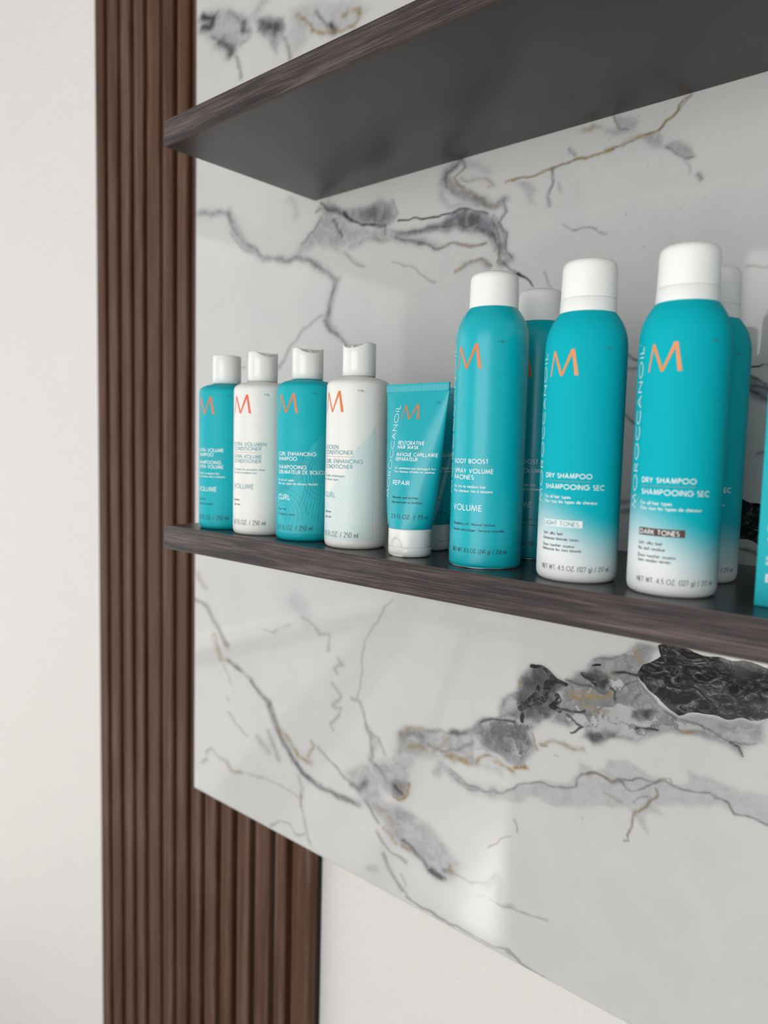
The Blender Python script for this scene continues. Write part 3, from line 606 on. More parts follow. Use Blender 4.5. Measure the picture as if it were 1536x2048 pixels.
# ------------------------------------------------------------------ shelves
def shelf(label, z0, t, x1=1.15):
    r = thing('wall_shelf', label, 'shelf', (0, 0, z0), 0, 'dark wood floating shelves')
    b = MB(); b.box(.0004, x1, -.1985, -.0002, 0, t); b.build('board', M_board, r, bevel=.0006)
    b = MB(); b.box(0, x1, -.2000, -.1986, .0007, t - .0007); b.build('front_edging', M_edge, r, bevel=.0004)
    b = MB(); b.box(0, x1, -.1996, -.1978, t - .0009, t + .0002); b.box(0, x1, -.1996, -.1975, -.0002, .0009); b.build('edge_arris', M_band, r)
    return r
shelf('dark wood grain floating shelf carrying the teal and white bottles and spray cans', -.0232, .0232)
shelf('dark wood grain floating shelf at the top, empty underside seen from below', .3680, .0237)

# ------------------------------------------------------------------ lettering (single-line geometric capitals turned into ribbons)
def arc(cx, cy, rx, ry, a0, a1, n=10): return [(cx + rx*math.cos(math.radians(a0 + (a1-a0)*k/n)), cy + ry*math.sin(math.radians(a0 + (a1-a0)*k/n))) for k in range(n+1)]
O_ = lambda cx, cy, rx, ry: arc(cx, cy, rx, ry, 90, 450, 20)
G = {  # glyph: (advance width, strokes) in a box of cap height 1
 'A': (.72, [[(0,0),(.36,1),(.72,0)],[(.12,.33),(.60,.33)]]), 'B': (.48, [[(0,0),(0,1),(.2,1)]+arc(.2,.76,.22,.24,90,-90)+[(0,.52)],[(0,.52),(.22,.52)]+arc(.22,.26,.26,.26,90,-90)+[(0,0)]]),
 'C': (.76, [arc(.5,.5,.5,.5,48,312,16)]), 'D': (.66, [[(0,0),(0,1),(.18,1)]+arc(.18,.5,.48,.5,90,-90,14)+[(0,0)]]), 'E': (.42, [[(.42,1),(0,1),(0,0),(.42,0)],[(0,.52),(.38,.52)]]),
 'F': (.40, [[(.40,1),(0,1),(0,0)],[(0,.52),(.36,.52)]]), 'G': (.90, [arc(.5,.5,.5,.5,42,360,18)+[(.55,.5)]]), 'H': (.58, [[(0,0),(0,1)],[(.58,0),(.58,1)],[(0,.52),(.58,.52)]]),
 'I': (.02, [[(0.01,0),(0.01,1)]]), 'J': (.3, [[(.3,1),(.3,.2)]+arc(.12,.2,.18,.2,0,-150,8)]), 'K': (.52, [[(0,0),(0,1)],[(.50,1),(0,.45)],[(.14,.6),(.52,0)]]), 'L': (.38, [[(0,1),(0,0),(.38,0)]]),
 'M': (.84, [[(0,0),(.14,1),(.42,.06),(.70,1),(.84,0)]]), 'N': (.64, [[(0,0),(0,1),(.64,0),(.64,1)]]), 'O': (1.0, [O_(.5,.5,.5,.5)]), 'P': (.44, [[(0,0),(0,1),(.18,1)]+arc(.18,.74,.26,.26,90,-90)+[(0,.48)]]),
 'Q': (1.0, [O_(.5,.5,.5,.5),[(.6,.3),(.95,-.02)]]), 'R': (.48, [[(0,0),(0,1),(.2,1)]+arc(.2,.74,.26,.26,90,-90)+[(0,.48)],[(.18,.48),(.48,0)]]), 'S': (.44, [arc(.22,.76,.20,.24,50,270,10)[:-1]+arc(.22,.26,.22,.26,90,-130,10)]),
 'T': (.5, [[(0,1),(.5,1)],[(.25,1),(.25,0)]]), 'U': (.56, [[(0,1),(0,.28)]+arc(.28,.28,.28,.28,180,360,10)+[(.56,1)]]), 'V': (.66, [[(0,1),(.33,0),(.66,1)]]), 'W': (.98, [[(0,1),(.25,0),(.49,.95),(.73,0),(.98,1)]]),
 'X': (.56, [[(0,0),(.56,1)],[(0,1),(.56,0)]]), 'Y': (.56, [[(0,1),(.28,.48),(.56,1)],[(.28,.48),(.28,0)]]), 'Z': (.54, [[(0,1),(.54,1),(0,0),(.54,0)]]),
 '0': (.54, [O_(.27,.5,.27,.5)]), '1': (.24, [[(0,.8),(.2,1),(.2,0)]]), '2': (.50, [arc(.25,.74,.24,.26,170,-30,9)+[(0,0),(.50,0)]]), '3': (.48, [arc(.23,.76,.2,.24,140,-90,9)+arc(.23,.26,.24,.26,90,-140,9)]), '4': (.54, [[(.42,0),(.42,1),(0,.26),(.54,.26)]]),
 '5': (.48, [[(.44,1),(.1,1),(.05,.56)]+arc(.22,.32,.25,.32,120,-130,10)]), '7': (.46, [[(0,1),(.46,1),(.14,0)]]), '8': (.5, [O_(.25,.76,.2,.24),O_(.25,.27,.25,.27)]), '.': (.1, [[(.0,.0),(.0,.14)]]), ',': (.06, [[(.05,.04),(0,-.14)]]), '-': (.26, [[(0,.36),(.26,.36)]]), '/': (.36, [[(0,-.1),(.36,1.05)]]),
 '(': (.18, [arc(.45,.45,.45,.62,120,240,8)]), ')': (.18, [arc(-.27,.45,.45,.62,60,-60,8)]), "'": (.04, [[(.02,1),(.02,.72)]]), ' ': (.26, []), '$': (.3, [arc(0,.3,.26,.3,100,-110,10)]), '°': (.1, [O_(.05,.95,.05,.05)]),
 'a': (.54, [O_(.27,.3,.27,.3),[(.54,.6),(.54,0)]]), 'b': (.54, [[(0,1.02),(0,0)],O_(.27,.3,.27,.3)]), 'c': (.42, [arc(.28,.3,.28,.3,50,310,12)]), 'd': (.54, [O_(.27,.3,.27,.3),[(.54,1.02),(.54,0)]]), 'e': (.54, [[(0,.32),(.54,.32)]+arc(.27,.3,.27,.3,0,320,14)]),
 'f': (.24, [[(.1,0),(.1,.82)]+arc(.24,.84,.14,.17,180,80,5),[(0,.58),(.22,.58)]]), 'g': (.54, [O_(.27,.3,.27,.3),[(.54,.6),(.54,-.06)]+arc(.28,-.06,.26,.24,0,-150,8)]), 'h': (.40, [[(0,1.02),(0,0)],arc(.2,.38,.2,.22,180,0,8)+[(.40,0)]]), 'i': (.02, [[(.01,.6),(.01,0)],[(.01,.78),(.01,.84)]]),
 'k': (.36, [[(0,1.02),(0,0)],[(.33,.6),(0,.28)],[(.1,.36),(.36,0)]]), 'l': (.02, [[(.01,1.02),(.01,0)]]), 'm': (.74, [[(0,.6),(0,0)],arc(.185,.40,.185,.2,180,0,8)+[(.37,0)],arc(.555,.40,.185,.2,180,0,8)+[(.74,0)]]), 'n': (.40, [[(0,.6),(0,0)],arc(.2,.38,.2,.22,180,0,8)+[(.40,0)]]),
 'o': (.56, [O_(.28,.3,.28,.3)]), 'p': (.54, [[(0,.6),(0,-.32)],O_(.27,.3,.27,.3)]), 'q': (.54, [[(.54,.6),(.54,-.32)],O_(.27,.3,.27,.3)]), 'r': (.24, [[(0,.6),(0,0)],arc(.18,.36,.18,.24,180,75,6)]), 's': (.30, [arc(.15,.45,.13,.15,50,270,8)[:-1]+arc(.15,.15,.15,.15,90,-130,8)]),
 't': (.24, [[(.12,.86),(.12,0)],[(0,.58),(.24,.58)]]), 'u': (.40, [[(0,.6),(0,.22)]+arc(.2,.22,.2,.22,180,360,8)+[(.40,.6)],[(.40,.6),(.40,0)]]), 'v': (.42, [[(0,.6),(.21,0),(.42,.6)]]), 'w': (.66, [[(0,.6),(.17,0),(.33,.58),(.49,0),(.66,.6)]]), 'x': (.38, [[(0,0),(.38,.6)],[(0,.6),(.38,0)]]), 'y': (.42, [[(0,.6),(.21,.02)],[(.42,.6),(.12,-.32)]]), 'z': (.38,[[(0,.6),(.38,.6),(0,0),(.38,0)]]),
}
def ribbon(mb, pts, w, f, maxseg=.9):
    """ribbon of width w (mm) along flat points (mm); f maps (s, z) mm to 3D"""
    P = [pts[0]]
    for a, b_ in zip(pts, pts[1:]):
        L = math.hypot(b_[0]-a[0], b_[1]-a[1])
        if L < 1e-6: continue
        k = max(1, int(L / maxseg)); P += [(a[0] + (b_[0]-a[0])*i/k, a[1] + (b_[1]-a[1])*i/k) for i in range(1, k+1)]
    if len(P) < 2: return
    closed = math.hypot(P[0][0]-P[-1][0], P[0][1]-P[-1][1]) < 1e-4 and len(P) > 4
    v = []
    n = len(P)
    for i in range(n):
        a = P[i-1] if i else (P[-2] if closed else None); c = P[i+1] if i < n-1 else (P[1] if closed else None); p = P[i]
        def nd(u, q):
            L = math.hypot(q[0]-u[0], q[1]-u[1]) or 1; return ((q[0]-u[0])/L, (q[1]-u[1])/L)
        d1 = nd(a, p) if a else nd(p, c); d2 = nd(p, c) if c else d1
        nx, ny = -(d1[1]+d2[1]), d1[0]+d2[0]; L = math.hypot(nx, ny)
        if L < .25: nx, ny = -d1[1], d1[0]; k = 1
        else: nx /= L; ny /= L; k = min(2.4, 1 / max(.3, nx*-d1[1] + ny*d1[0]))
        e = w/2*k
        v += [f(p[0]+nx*e, p[1]+ny*e), f(p[0]-nx*e, p[1]-ny*e)]
    mb.add(v, [(2*i, 2*i+1, 2*i+3, 2*i+2) for i in range(n-1)])
def text(mb, f, s, z, string, h, w, sx=1.0, track=.14, width=None, vertical=False):
    """left end s, baseline z, cap height h, stroke w (mm); width fits the line to a length"""
    track = track + .75 * w / h
    adv = [G[c][0] * sx + track for c in string]; tot = sum(adv) - track
    k = (width / h / tot) if width else 1.0
    x = 0.0
    for c, a in zip(string, adv):
        for st in G[c][1]:
            pts = [((x + q[0]*sx) * k * h, q[1] * h) for q in st]
            pts = [(s - q[1], z + q[0]) for q in pts] if vertical else [(s + q[0], z + q[1]) for q in pts]
            ribbon(mb, pts, w, f)
        x += a
def dots(mb, f, s, z, length, step=.95, d=.45):
    n = int(length / step)
    for k in range(n+1):
        c = s + k*step; r = d/2; mb.add([f(c-r, z-r), f(c+r, z-r), f(c+r, z+r), f(c-r, z+r)], [(0,1,2,3)])
def patch(mb, f, s0, s1, z0, z1, n=14):
    v = []; 
    for i in range(n+1):
        s = s0 + (s1-s0)*i/n; v += [f(s, z0), f(s, z1)]
    mb.add(v, [(2*i, 2*i+2, 2*i+3, 2*i+1) for i in range(n)])
def emblem(mb, f, s, z, w, h, t=2.0):
    """the tall M: slim left strokes, heavier right stroke, pointed tips"""
    L = [((0,0),(.155,1),.05,.07), ((.155,1),(.48,0),.09,.10), ((.48,0),(.86,1.04),.07,.12), ((.86,1.04),(1.0,0),.09,.125)]
    for (a, b_, w0, w1) in L:
        n = 14; v = []
        for i in range(n+1):
            u = i/n; x = a[0]+(b_[0]-a[0])*u; y = a[1]+(b_[1]-a[1])*u; ww = (w0+(w1-w0)*u)/2
            v += [f(s + (x-ww)*w, z + y*h), f(s + (x+ww)*w, z + y*h)]
        mb.add(v, [(2*i, 2*i+1, 2*i+3, 2*i+2) for i in range(n)])
def cyl(R, off=.12, turn=0.0, radius=None):
    def f(s, z):
        r = (radius(z) if radius else R) + off; a = -PI/2 + (s + turn) / R
        return (r*math.cos(a)/1000, r*math.sin(a)/1000, z/1000)
    return f
def brand(mb, f, s, z0, z1, h=4.9, w=.58):
    text(mb, f, s, z0, 'MOROCCANOIL', h, w, track=.17, width=z1 - z0, vertical=True)
    ribbon(mb, O_(s - h - .2, z1 + 1.6, .35, .35), .2, f)
def mark(mb, f, s, z): text(mb, f, s, z, "Y'0$", 1.35, .28, sx=1.1, width=4.6)

# ------------------------------------------------------------------ spray cans
def can_profile(top):
    k = top - 162.0
    foot = [(0, 1.4), (20.5, 1.4), (22.5, .3), (24.2, 0)]
    return foot + [(25.3, .5), (26.0, 1.8), (26.2, 3.4), (26.2, 60), (26.2, 110)] + [(r, z + k) for r, z in ((26.2, 158), (26.15, 161), (25.95, 164), (25.55, 167), (24.9, 170), (23.95, 173), (22.75, 175.8), (21.3, 178.3), (19.8, 180.6), (18.3, 182.6), (17.2, 184), (15, 184.6), (0, 184.6))]
def can_radius(top):
    pr = sorted([(z, r) for r, z in can_profile(top) if r > 17], key=lambda q: q[0])
    zs_ = [q[0] for q in pr]; rs_ = [q[1] for q in pr]
    return lambda z: float(np.interp(z, zs_, rs_))
def root_can(label, loc, turn=0.0, shown=True, grp=None):
    t = thing('hairspray_can', label, 'spray can', loc, 0, grp)
    v, f_ = lathe(mmp(can_profile(162))); mesh('can_body', v, f_, M_teal, t, True)
    v, f_ = lathe(mmp([(23.0, .9), (24.4, -.0), (25.35, .1), (25.6, .6), (25.3, 1.0), (24.0, 1.2)])); mesh('foot_rim', v, f_, M_rim, t, True)
    v, f_ = lathe(mmp([(15, 183.0), (17.15, 182.6), (17.35, 183.0), (17.35, 184.5), (17.05, 203), (16.8, 205), (16.1, 206.6), (14.6, 207.8), (12.5, 208.5), (8, 208.8), (0, 208.9)])); mesh('cap', v, f_, M_cap, t, True)
    f = cyl(26.2, .12, turn, can_radius(162))
    b = MB(); emblem(b, f, -13.4, 139.8, 20.6, 16.2); b.build('emblem', M_orange, t)
    b = MB(); brand(b, f, -18.2, 52.5, 157); b.build('brand_lettering', M_wtext, t); b = MB()
    text(b, f, -13, 74.3, 'ROOT BOOST', 2.8, .50, width=28.4); text(b, f, -13, 67.4, 'SPRAY VOLUME', 2.8, .48, width=32); text(b, f, -13, 63.0, 'RACINES', 2.8, .48, width=18.4)
    text(b, f, -13, 57.0, 'For fine to medium hair', 1.9, .34, width=27.2, track=.12); text(b, f, -13, 53.8, 'Pour cheveux fins a moyens', 1.9, .34, width=32, track=.12)
    text(b, f, -12.8, 41.0, 'VOLUME', 3.9, .55, width=24.8); b.build('white_lettering', M_wtext, t)
    b = MB(); dots(b, f, -13, 72.5, 32); b.build('dotted_line', M_dots, t)
    b = MB(); mark(b, f, 19, 157.2); b.build('small_mark', M_dtext, t); b = MB(); text(b, f, -12.3, 30.6, 'Weightless lift. Natural texture', 1.7, .30, width=34, track=.12); text(b, f, -12.1, 26.4, 'Soutien ultra-leger. Texture naturelle', 1.7, .30, width=40.6, track=.12)
    b.build('tagline_lettering', M_dtext, t); b = MB(); text(b, f, -12, 11.2, 'NET WT. 8.5 OZ. (241 g) / 250 ml', 2.8, .36, sx=.9, width=43); b.build('volume_lettering', M_dtext, t)
    return t
def dry_can(label, loc, tone='LIGHT', turn=0.0, shown=True, grp=None):
    t = thing('dry_shampoo_can', label, 'spray can', loc, 0, grp)
    v, f_ = lathe(mmp([(0, 2), (20, 2), (21.5, .5), (22.4, 0), (23.4, .15), (24.6, .9), (25.5, 2.2), (26.0, 4.0), (26.2, 6.5)] + can_profile(152.3)[7:])); mesh('can_body', v, f_, M_ombre, t, True)
    c = mesh('cap', *lathe(mmp([(15, 182.0), (17.3, 182.1), (17.65, 182.35), (17.72, 182.8), (17.3, 200), (17.1, 202.4), (16.5, 204.4), (15.0, 206.0), (12.8, 206.8), (8, 207.2), (0, 207.3)])), M_cap, t, True)
    mesh('cap_collar', *lathe(mmp([(15, 172.6), (17.7, 172.6), (18.05, 173.0), (18.05, 174.5), (17.8, 181.5), (17.5, 181.95), (15, 181.95)])), M_cap, c, True)
    f = cyl(26.2, .12, turn, can_radius(152.3))
    b = MB(); emblem(b, f, -12.3, 131.6, 19.2, 15.9); b.build('emblem', M_amber, t)
    b = MB(); brand(b, f, -18.0, 51.3, 147); b.build('brand_lettering', M_wtext, t); b = MB()
    text(b, f, -12.7, 67.2, 'DRY SHAMPOO', 2.8, .50, width=32); text(b, f, -12.6, 60.2, 'SHAMPOOING SEC', 2.9, .50, width=40.4)
    text(b, f, -12.7, 54.2, 'For all hair types', 1.9, .34, width=19.4, track=.12); text(b, f, -12.7, 51.2, 'Pour tous les types de cheveux', 1.9, .34, width=36.2, track=.12)
    b.build('white_lettering', M_wtext, t)
    b = MB(); dots(b, f, -12.7, 65.2, 32); b.build('dotted_line', M_dots, t)
    fb = cyl(26.2, .22, turn)
    b = MB(); patch(b, f, -12.9, 14.9, 35.8, 40.3); lb = b.build('tone_label', M_whitebox if tone == 'LIGHT' else M_brownbox, t)
    b = MB(); text(b, fb, -11.8, 36.7, tone + ' TONES', 2.6, .42, width=24.2 if tone == 'LIGHT' else 23.4); b.build('tone_lettering', M_ttext if tone == 'LIGHT' else M_wtext, lb)
    b = MB(); mark(b, f, 23.8, 148.2); b.build('small_mark', M_gtext, t); b = MB()
    L = (('Soft, silky feel', 30.5, 15.2), ('Enhances blonde tones', 27.2, 25.8), ('Doux toucher soyeux', 23.0, 23.2), ('Rehausse les tons blonds', 20.2, 27.6)) if tone == 'LIGHT' else (('Soft, silky feel', 30.5, 15.2), ('No dull residue', 27.2, 17), ('Doux toucher soyeux', 23.0, 23.2), ('Sans residus ternes', 20.2, 20.6))
    for s_, z_, w_ in L: text(b, f, -12.8, z_, s_, 1.8, .32, width=w_, track=.12)
    b.build('tagline_lettering', M_gtext, t); b = MB(); text(b, f, -12.7, 8.0, 'NET WT. 4.5 OZ. (127 g) / 217 ml', 2.9, .36, sx=.9, width=47.6); b.build('volume_lettering', M_gtext, t)
    return t
root_can('all-teal spray can with white cap, leftmost of the cans in the front row', (.3574, -.1582, 0))
root_can('all-teal spray can in shade, seen between the two leftmost front cans', (.3563, -.0900, 0), .9)
dry_can('teal spray can fading to white at its foot, with a white label strip', (.4307, -.1586, 0), 'LIGHT')
dry_can('teal spray can fading to white at its foot, with a dark brown label strip', (.4940, -.1578, 0), 'DARK', .4)
dry_can('teal spray can in shade, directly behind the can with the dark brown label strip', (.4870, -.0938, 0), 'DARK', .6)

# ------------------------------------------------------------------ disc-top bottles
def disc_cap(parent, rot, scoop=True, depth=4.6):
    """round cap whose rim is scooped away at one side, with the tilting disc inside"""
    n = 96; z0, zt, R = 141.6, 168.8, 13.9; v = []; f = []
    def top(a):
        if not scoop: return zt
        d = abs((a - rot + PI) % (2*PI) - PI) / math.radians(58)
        return zt - depth * (1 - d*d)**1.0 if d < 1 else zt
    rings = [(R - .5, lambda a: z0), (R, lambda a: z0 + .4), (R + .05, lambda a: z0 + 8), (R + .0, lambda a: z0 + 18), (R - .1, lambda a: top(a) - .9), (R - .35, lambda a: top(a) - .25), (R - .9, lambda a: top(a)), (R - 1.5, lambda a: top(a) - .2), (R - 1.7, lambda a: top(a) - .8), (R - 1.75, lambda a: min(top(a) - .8, zt - 1.6) if not scoop else zt - depth - 1.8)]
    for r, zf in rings:
        for k in range(n):
            a = 2*PI*k/n; v.append((r*math.cos(a)/1000, r*math.sin(a)/1000, zf(a)/1000))
    for j in range(len(rings)-1):
        for k in range(n): f.append((j*n+k, j*n+(k+1) % n, (j+1)*n+(k+1) % n, (j+1)*n+k))
    c = mesh('cap', v, f, M_gcap, parent, True)
    # disc: flat, sloping down to the scoop, with a small spout block
    v = []; f = []; rr = [11.9, 11.4, 9, 6, 3, 0.01]
    for j, r in enumerate(rr):
        for k in range(n):
            a = 2*PI*k/n; x, y = r*math.cos(a), r*math.sin(a); q = x*math.cos(rot) + y*math.sin(rot)
            z = zt - .35 - (.5 if j == 0 else 0) - (max(0, q - 1.5) / 10.4) ** 1.4 * (depth - .3 if scoop else 0)
            v.append((x/1000, y/1000, z/1000))
    base = len(v)
    for k in range(n): v.append((11.9*math.cos(2*PI*k/n)/1000, 11.9*math.sin(2*PI*k/n)/1000, (zt - depth - 2)/1000))
    for j in range(len(rr)-1):
        for k in range(n): f.append((j*n+k, j*n+(k+1) % n, (j+1)*n+(k+1) % n, (j+1)*n+k))
    for k in range(n): f.append((base+k, base+(k+1) % n, (k+1) % n, k))
    d = mesh('disc', v, f, M_gcap, c, True)
    if scoop:
        b = MB(); w = 1.1
        q0, q1 = 5.5, 11.6
        def P(q, s, z): return ((q*math.cos(rot) - s*math.sin(rot))/1000, (q*math.sin(rot) + s*math.cos(rot))/1000, z/1000)
        b.add([P(q0,-w,zt-4),P(q1,-w,zt-5.6),P(q1,w,zt-5.6),P(q0,w,zt-4),P(q0,-w,zt-1.2),P(q1,-w,zt-3.4),P(q1,w,zt-3.4),P(q0,w,zt-1.2)],[(0,3,2,1),(4,5,6,7),(0,1,5,4),(1,2,6,5),(2,3,7,6),(3,0,4,7)])
        b.build('spout', M_gcap, c, bevel=.0003)
    return c
def bottle(name, label, cat, loc, mat, turn, cap_rot, scoop, lines, mono, textmat, emb, dark, wave=None, grp=None):
    t = thing(name, label, cat, loc, 0, grp)
    prof = [(0, 1.2), (20.5, 1.2), (21.6, .4), (22.8, 0), (24.0, .35), (25.2, 1.3), (26.0, 2.8), (26.35, 4.6), (26.45, 7), (26.45, 60), (26.45, 128), (26.4, 132.2), (26.15, 134.2), (25.6, 135.6), (24.6, 136.8), (22.6, 138.2), (19.6, 139.5), (16.4, 140.4), (13.6, 140.9), (12.9, 141.0), (12.7, 141.2), (12.7, 143)]
    mesh('bottle_body', *lathe(mmp(prof)), mat, t, True)
    disc_cap(t, cap_rot, scoop)
    f = cyl(26.45, .12, turn)
    b = MB(); emblem(b, f, -13.0, 111.2, 20.4, 16.2); b.build('emblem', emb, t)
    b = MB()
    for (s_, z_, h_, w_, wd) in lines: text(b, f, -13.0, z_, s_, h_, w_, width=wd, track=.14 if h_ > 2 else .12)
    b.build('lettering', textmat, t)
    b = MB(); brand(b, f, -17.8, 30, 126, 4.4, .40); b.build('brand_lettering', textmat, t)
    b = MB(); mark(b, f, 20.3, 127.6); b.build('small_mark', dark, t)
    for nm, part in (('volume_lettering', mono[:1]), ('tagline_lettering', mono[1:])):
        b = MB()
        for (s_, z_, h_, w_, wd) in part: text(b, f, -13.0, z_, s_, h_, w_, width=wd, track=.14 if h_ > 2 else .12, sx=.9)
        b.build(nm, dark, t)
    b = MB(); dots(b, f, -13.0, lines[0][1] - (6.2 if len(lines) > 3 else 2.2), 31.5); b.build('dotted_line', M_dots, t)
    if wave:
        lm, am = wave; g = cyl(26.45, .05, turn); g2 = cyl(26.45, .08, turn)
        if am:
            # flame-shaped tint with its right edge straight
            Lft = [(7, -12), (14, -13), (22, -14.5), (30, -16), (38, -14), (45, -7), (53, 1.5), (60, 9.5), (68, 13.5), (76, 16.5), (83, 20.5), (89, 27.5), (94, 31.5), (102, 35.8)]
            v = []; zz = np.linspace(7, 102, 70); nn = 26
            for z_ in zz:
                l = float(np.interp(z_, [q[0] for q in Lft], [q[1] for q in Lft]))
                for k in range(nn+1): v.append(g(l + (36.2 - l)*k/nn, z_))
            bb = MB(); bb.add(v, [(i*(nn+1)+k, i*(nn+1)+k+1, (i+1)*(nn+1)+k+1, (i+1)*(nn+1)+k) for i in range(len(zz)-1) for k in range(nn)]); bb.build('wave_tint', am, t)
        b = MB()
        cx, cz = -6.0, 22.0
        for i, R_c in enumerate((3.0, 6.0, 9.2, 12.6, 16.2, 20.0, 24.0)):
            a1 = 175 - i*6; a0 = -70 + i*12
            pts = [(cx + (R_c + .018*(a-40)*.6)*math.cos(math.radians(a)), cz + (R_c*1.02)*math.sin(math.radians(a))) for a in np.linspace(a0, a1, 34)]
            pts = [q for q in pts if q[1] > 7.2 and q[0] > -15.5]
            if len(pts) > 2: ribbon(b, pts, .42, g2)
        for i in range(7):   # locks of hair sweeping up to the right edge
            u = i/6; P0 = (10 + 17*u, 30 - 14*u); P1 = (20 + 10*u, 50 - 8*u); P2 = (13 + 17*u, 66 - 6*u); P3 = (33.5 + 2*u, 96 - 26*u)
            pts = [tuple((1-k)**3*P0[j] + 3*k*(1-k)**2*P1[j] + 3*k*k*(1-k)*P2[j] + k**3*P3[j] for j in (0, 1)) for k in np.linspace(0, 1, 30)]
            ribbon(b, pts, .42, g2)
        for i in range(5):
            u = i/4; P0 = (-12 + 6*u, 44 - 2*u); P1 = (2 + 5*u, 50); P2 = (8 + 6*u, 56 - 3*u); P3 = (17 + 8*u, 80 - 9*u)
            pts = [tuple((1-k)**3*P0[j] + 3*k*(1-k)**2*P1[j] + 3*k*k*(1-k)*P2[j] + k**3*P3[j] for j in (0, 1)) for k in np.linspace(0, 1, 30)]
            ribbon(b, pts, .40, g2)
        for i in range(5):
            R_c = 5 + i*3.2; pts = [(31 + R_c*math.cos(math.radians(a)), 58 + R_c*1.2*math.sin(math.radians(a))) for a in np.linspace(150, 262, 22)]
            ribbon(b, [q for q in pts if q[0] < 36], .4, g2)
        b.build('wave_lines', lm, t)
    return t
az = lambda d: math.radians(d)
OZ = ('8.5 FL.OZ. / 250 ml', 9.9, 4.0, .44, 35.6)
bottle('shampoo_bottle', 'teal bottle with white cap, leftmost of the row, next to the slatted wall', 'shampoo bottle', (.0506, -.1616, 0), M_tealp, 4.2, az(120), False,
       [('EXTRA VOLUME', 75.3, 3.0, .5, 30.5), ('SHAMPOO', 71.0, 3.0, .5, 20.5), ('SHAMPOOING', 63.6, 3.0, .5, 28), ('EXTRA VOLUME', 59.4, 3.0, .5, 30.5), ('For fine to medium hair', 53.6, 1.9, .32, 27), ('Pour cheveux fins a moyens', 50.6, 1.9, .32, 32), ('VOLUME', 37.3, 4.0, .6, 24)],
       [OZ, ('Color safe', 28.6, 1.7, .3, 11), ('Protege la couleur', 24.2, 1.7, .3, 20.5)], M_wtext, M_copper, M_dtext)
bottle('conditioner_bottle', 'plain white bottle with red M, standing between the two teal bottles', 'conditioner bottle', (.1081, -.1636, 0), M_whitep, 4.4, az(-12), True,
       [('EXTRA VOLUMEN', 82.0, 3.0, .48, 35.5), ('CONDITIONER', 77.9, 3.0, .48, 31), ('EXTRA VOLUME', 70.8, 3.0, .48, 31.6), ('CONDITIONER', 66.6, 3.0, .48, 31), ('Fur feines bis normales Haar', 59.6, 1.9, .3, 35), ('For fine to medium hair', 56.6, 1.9, .3, 27.4), ('VOLUME', 43.0, 4.0, .58, 24.6)],
       [OZ, ('Farbsicher', 31.6, 1.7, .3, 9.4), ('Color safe', 27.4, 1.7, .3, 10)], M_ttext, M_red, M_gtext)
bottle('shampoo_bottle', 'teal bottle with wave pattern, standing between the two white bottles', 'shampoo bottle', (.1649, -.1595, 0), M_tealp, 5.4, az(-28), True,
       [('CURL ENHANCING', 74.7, 3.0, .5, 37.6), ('SHAMPOO', 70.4, 3.0, .5, 21.2), ('SHAMPOOING', 63.2, 3.0, .5, 29.4), ('SUBLIMATEUR DE BOUCLES', 58.9, 3.0, .48, 50), ('For all curl types', 52.5, 1.9, .34, 18.6), ('Pour tous types de cheveux boucles', 49.5, 1.9, .34, 39.6), ('CURL', 36.5, 4.0, .6, 15.2)],
       [OZ, ('Color safe', 27.2, 1.7, .3, 11.2), ('Protege la couleur', 22.7, 1.7, .3, 20.6)], M_wtext, M_copper, M_dtext, (M_swirl_t, M_wave_area_t))
bottle('conditioner_bottle', 'white bottle with orange M and pale wave pattern, standing left of the squeeze tube', 'conditioner bottle', (.2282, -.1601, 0), M_whitep, -.8, az(-78), True,
       [('LOCKEN', 81.5, 3.0, .5, 17.2), ('CONDITIONER', 77.2, 3.0, .5, 30), ('CURL ENHANCING', 70.1, 3.0, .5, 38), ('CONDITIONER', 65.8, 3.0, .5, 30), ('Fur alle Lockentypen', 58.8, 1.9, .32, 23.4), ('For all hair types', 55.8, 1.9, .32, 18), ('CURL', 42.0, 4.1, .6, 15)],
       [OZ, ('Farbsicher', 29.2, 1.7, .3, 10.4), ('Color safe', 25.0, 1.7, .3, 10.4)], M_ttext, M_orange, M_gtext, (M_swirl_w, M_wave_area))

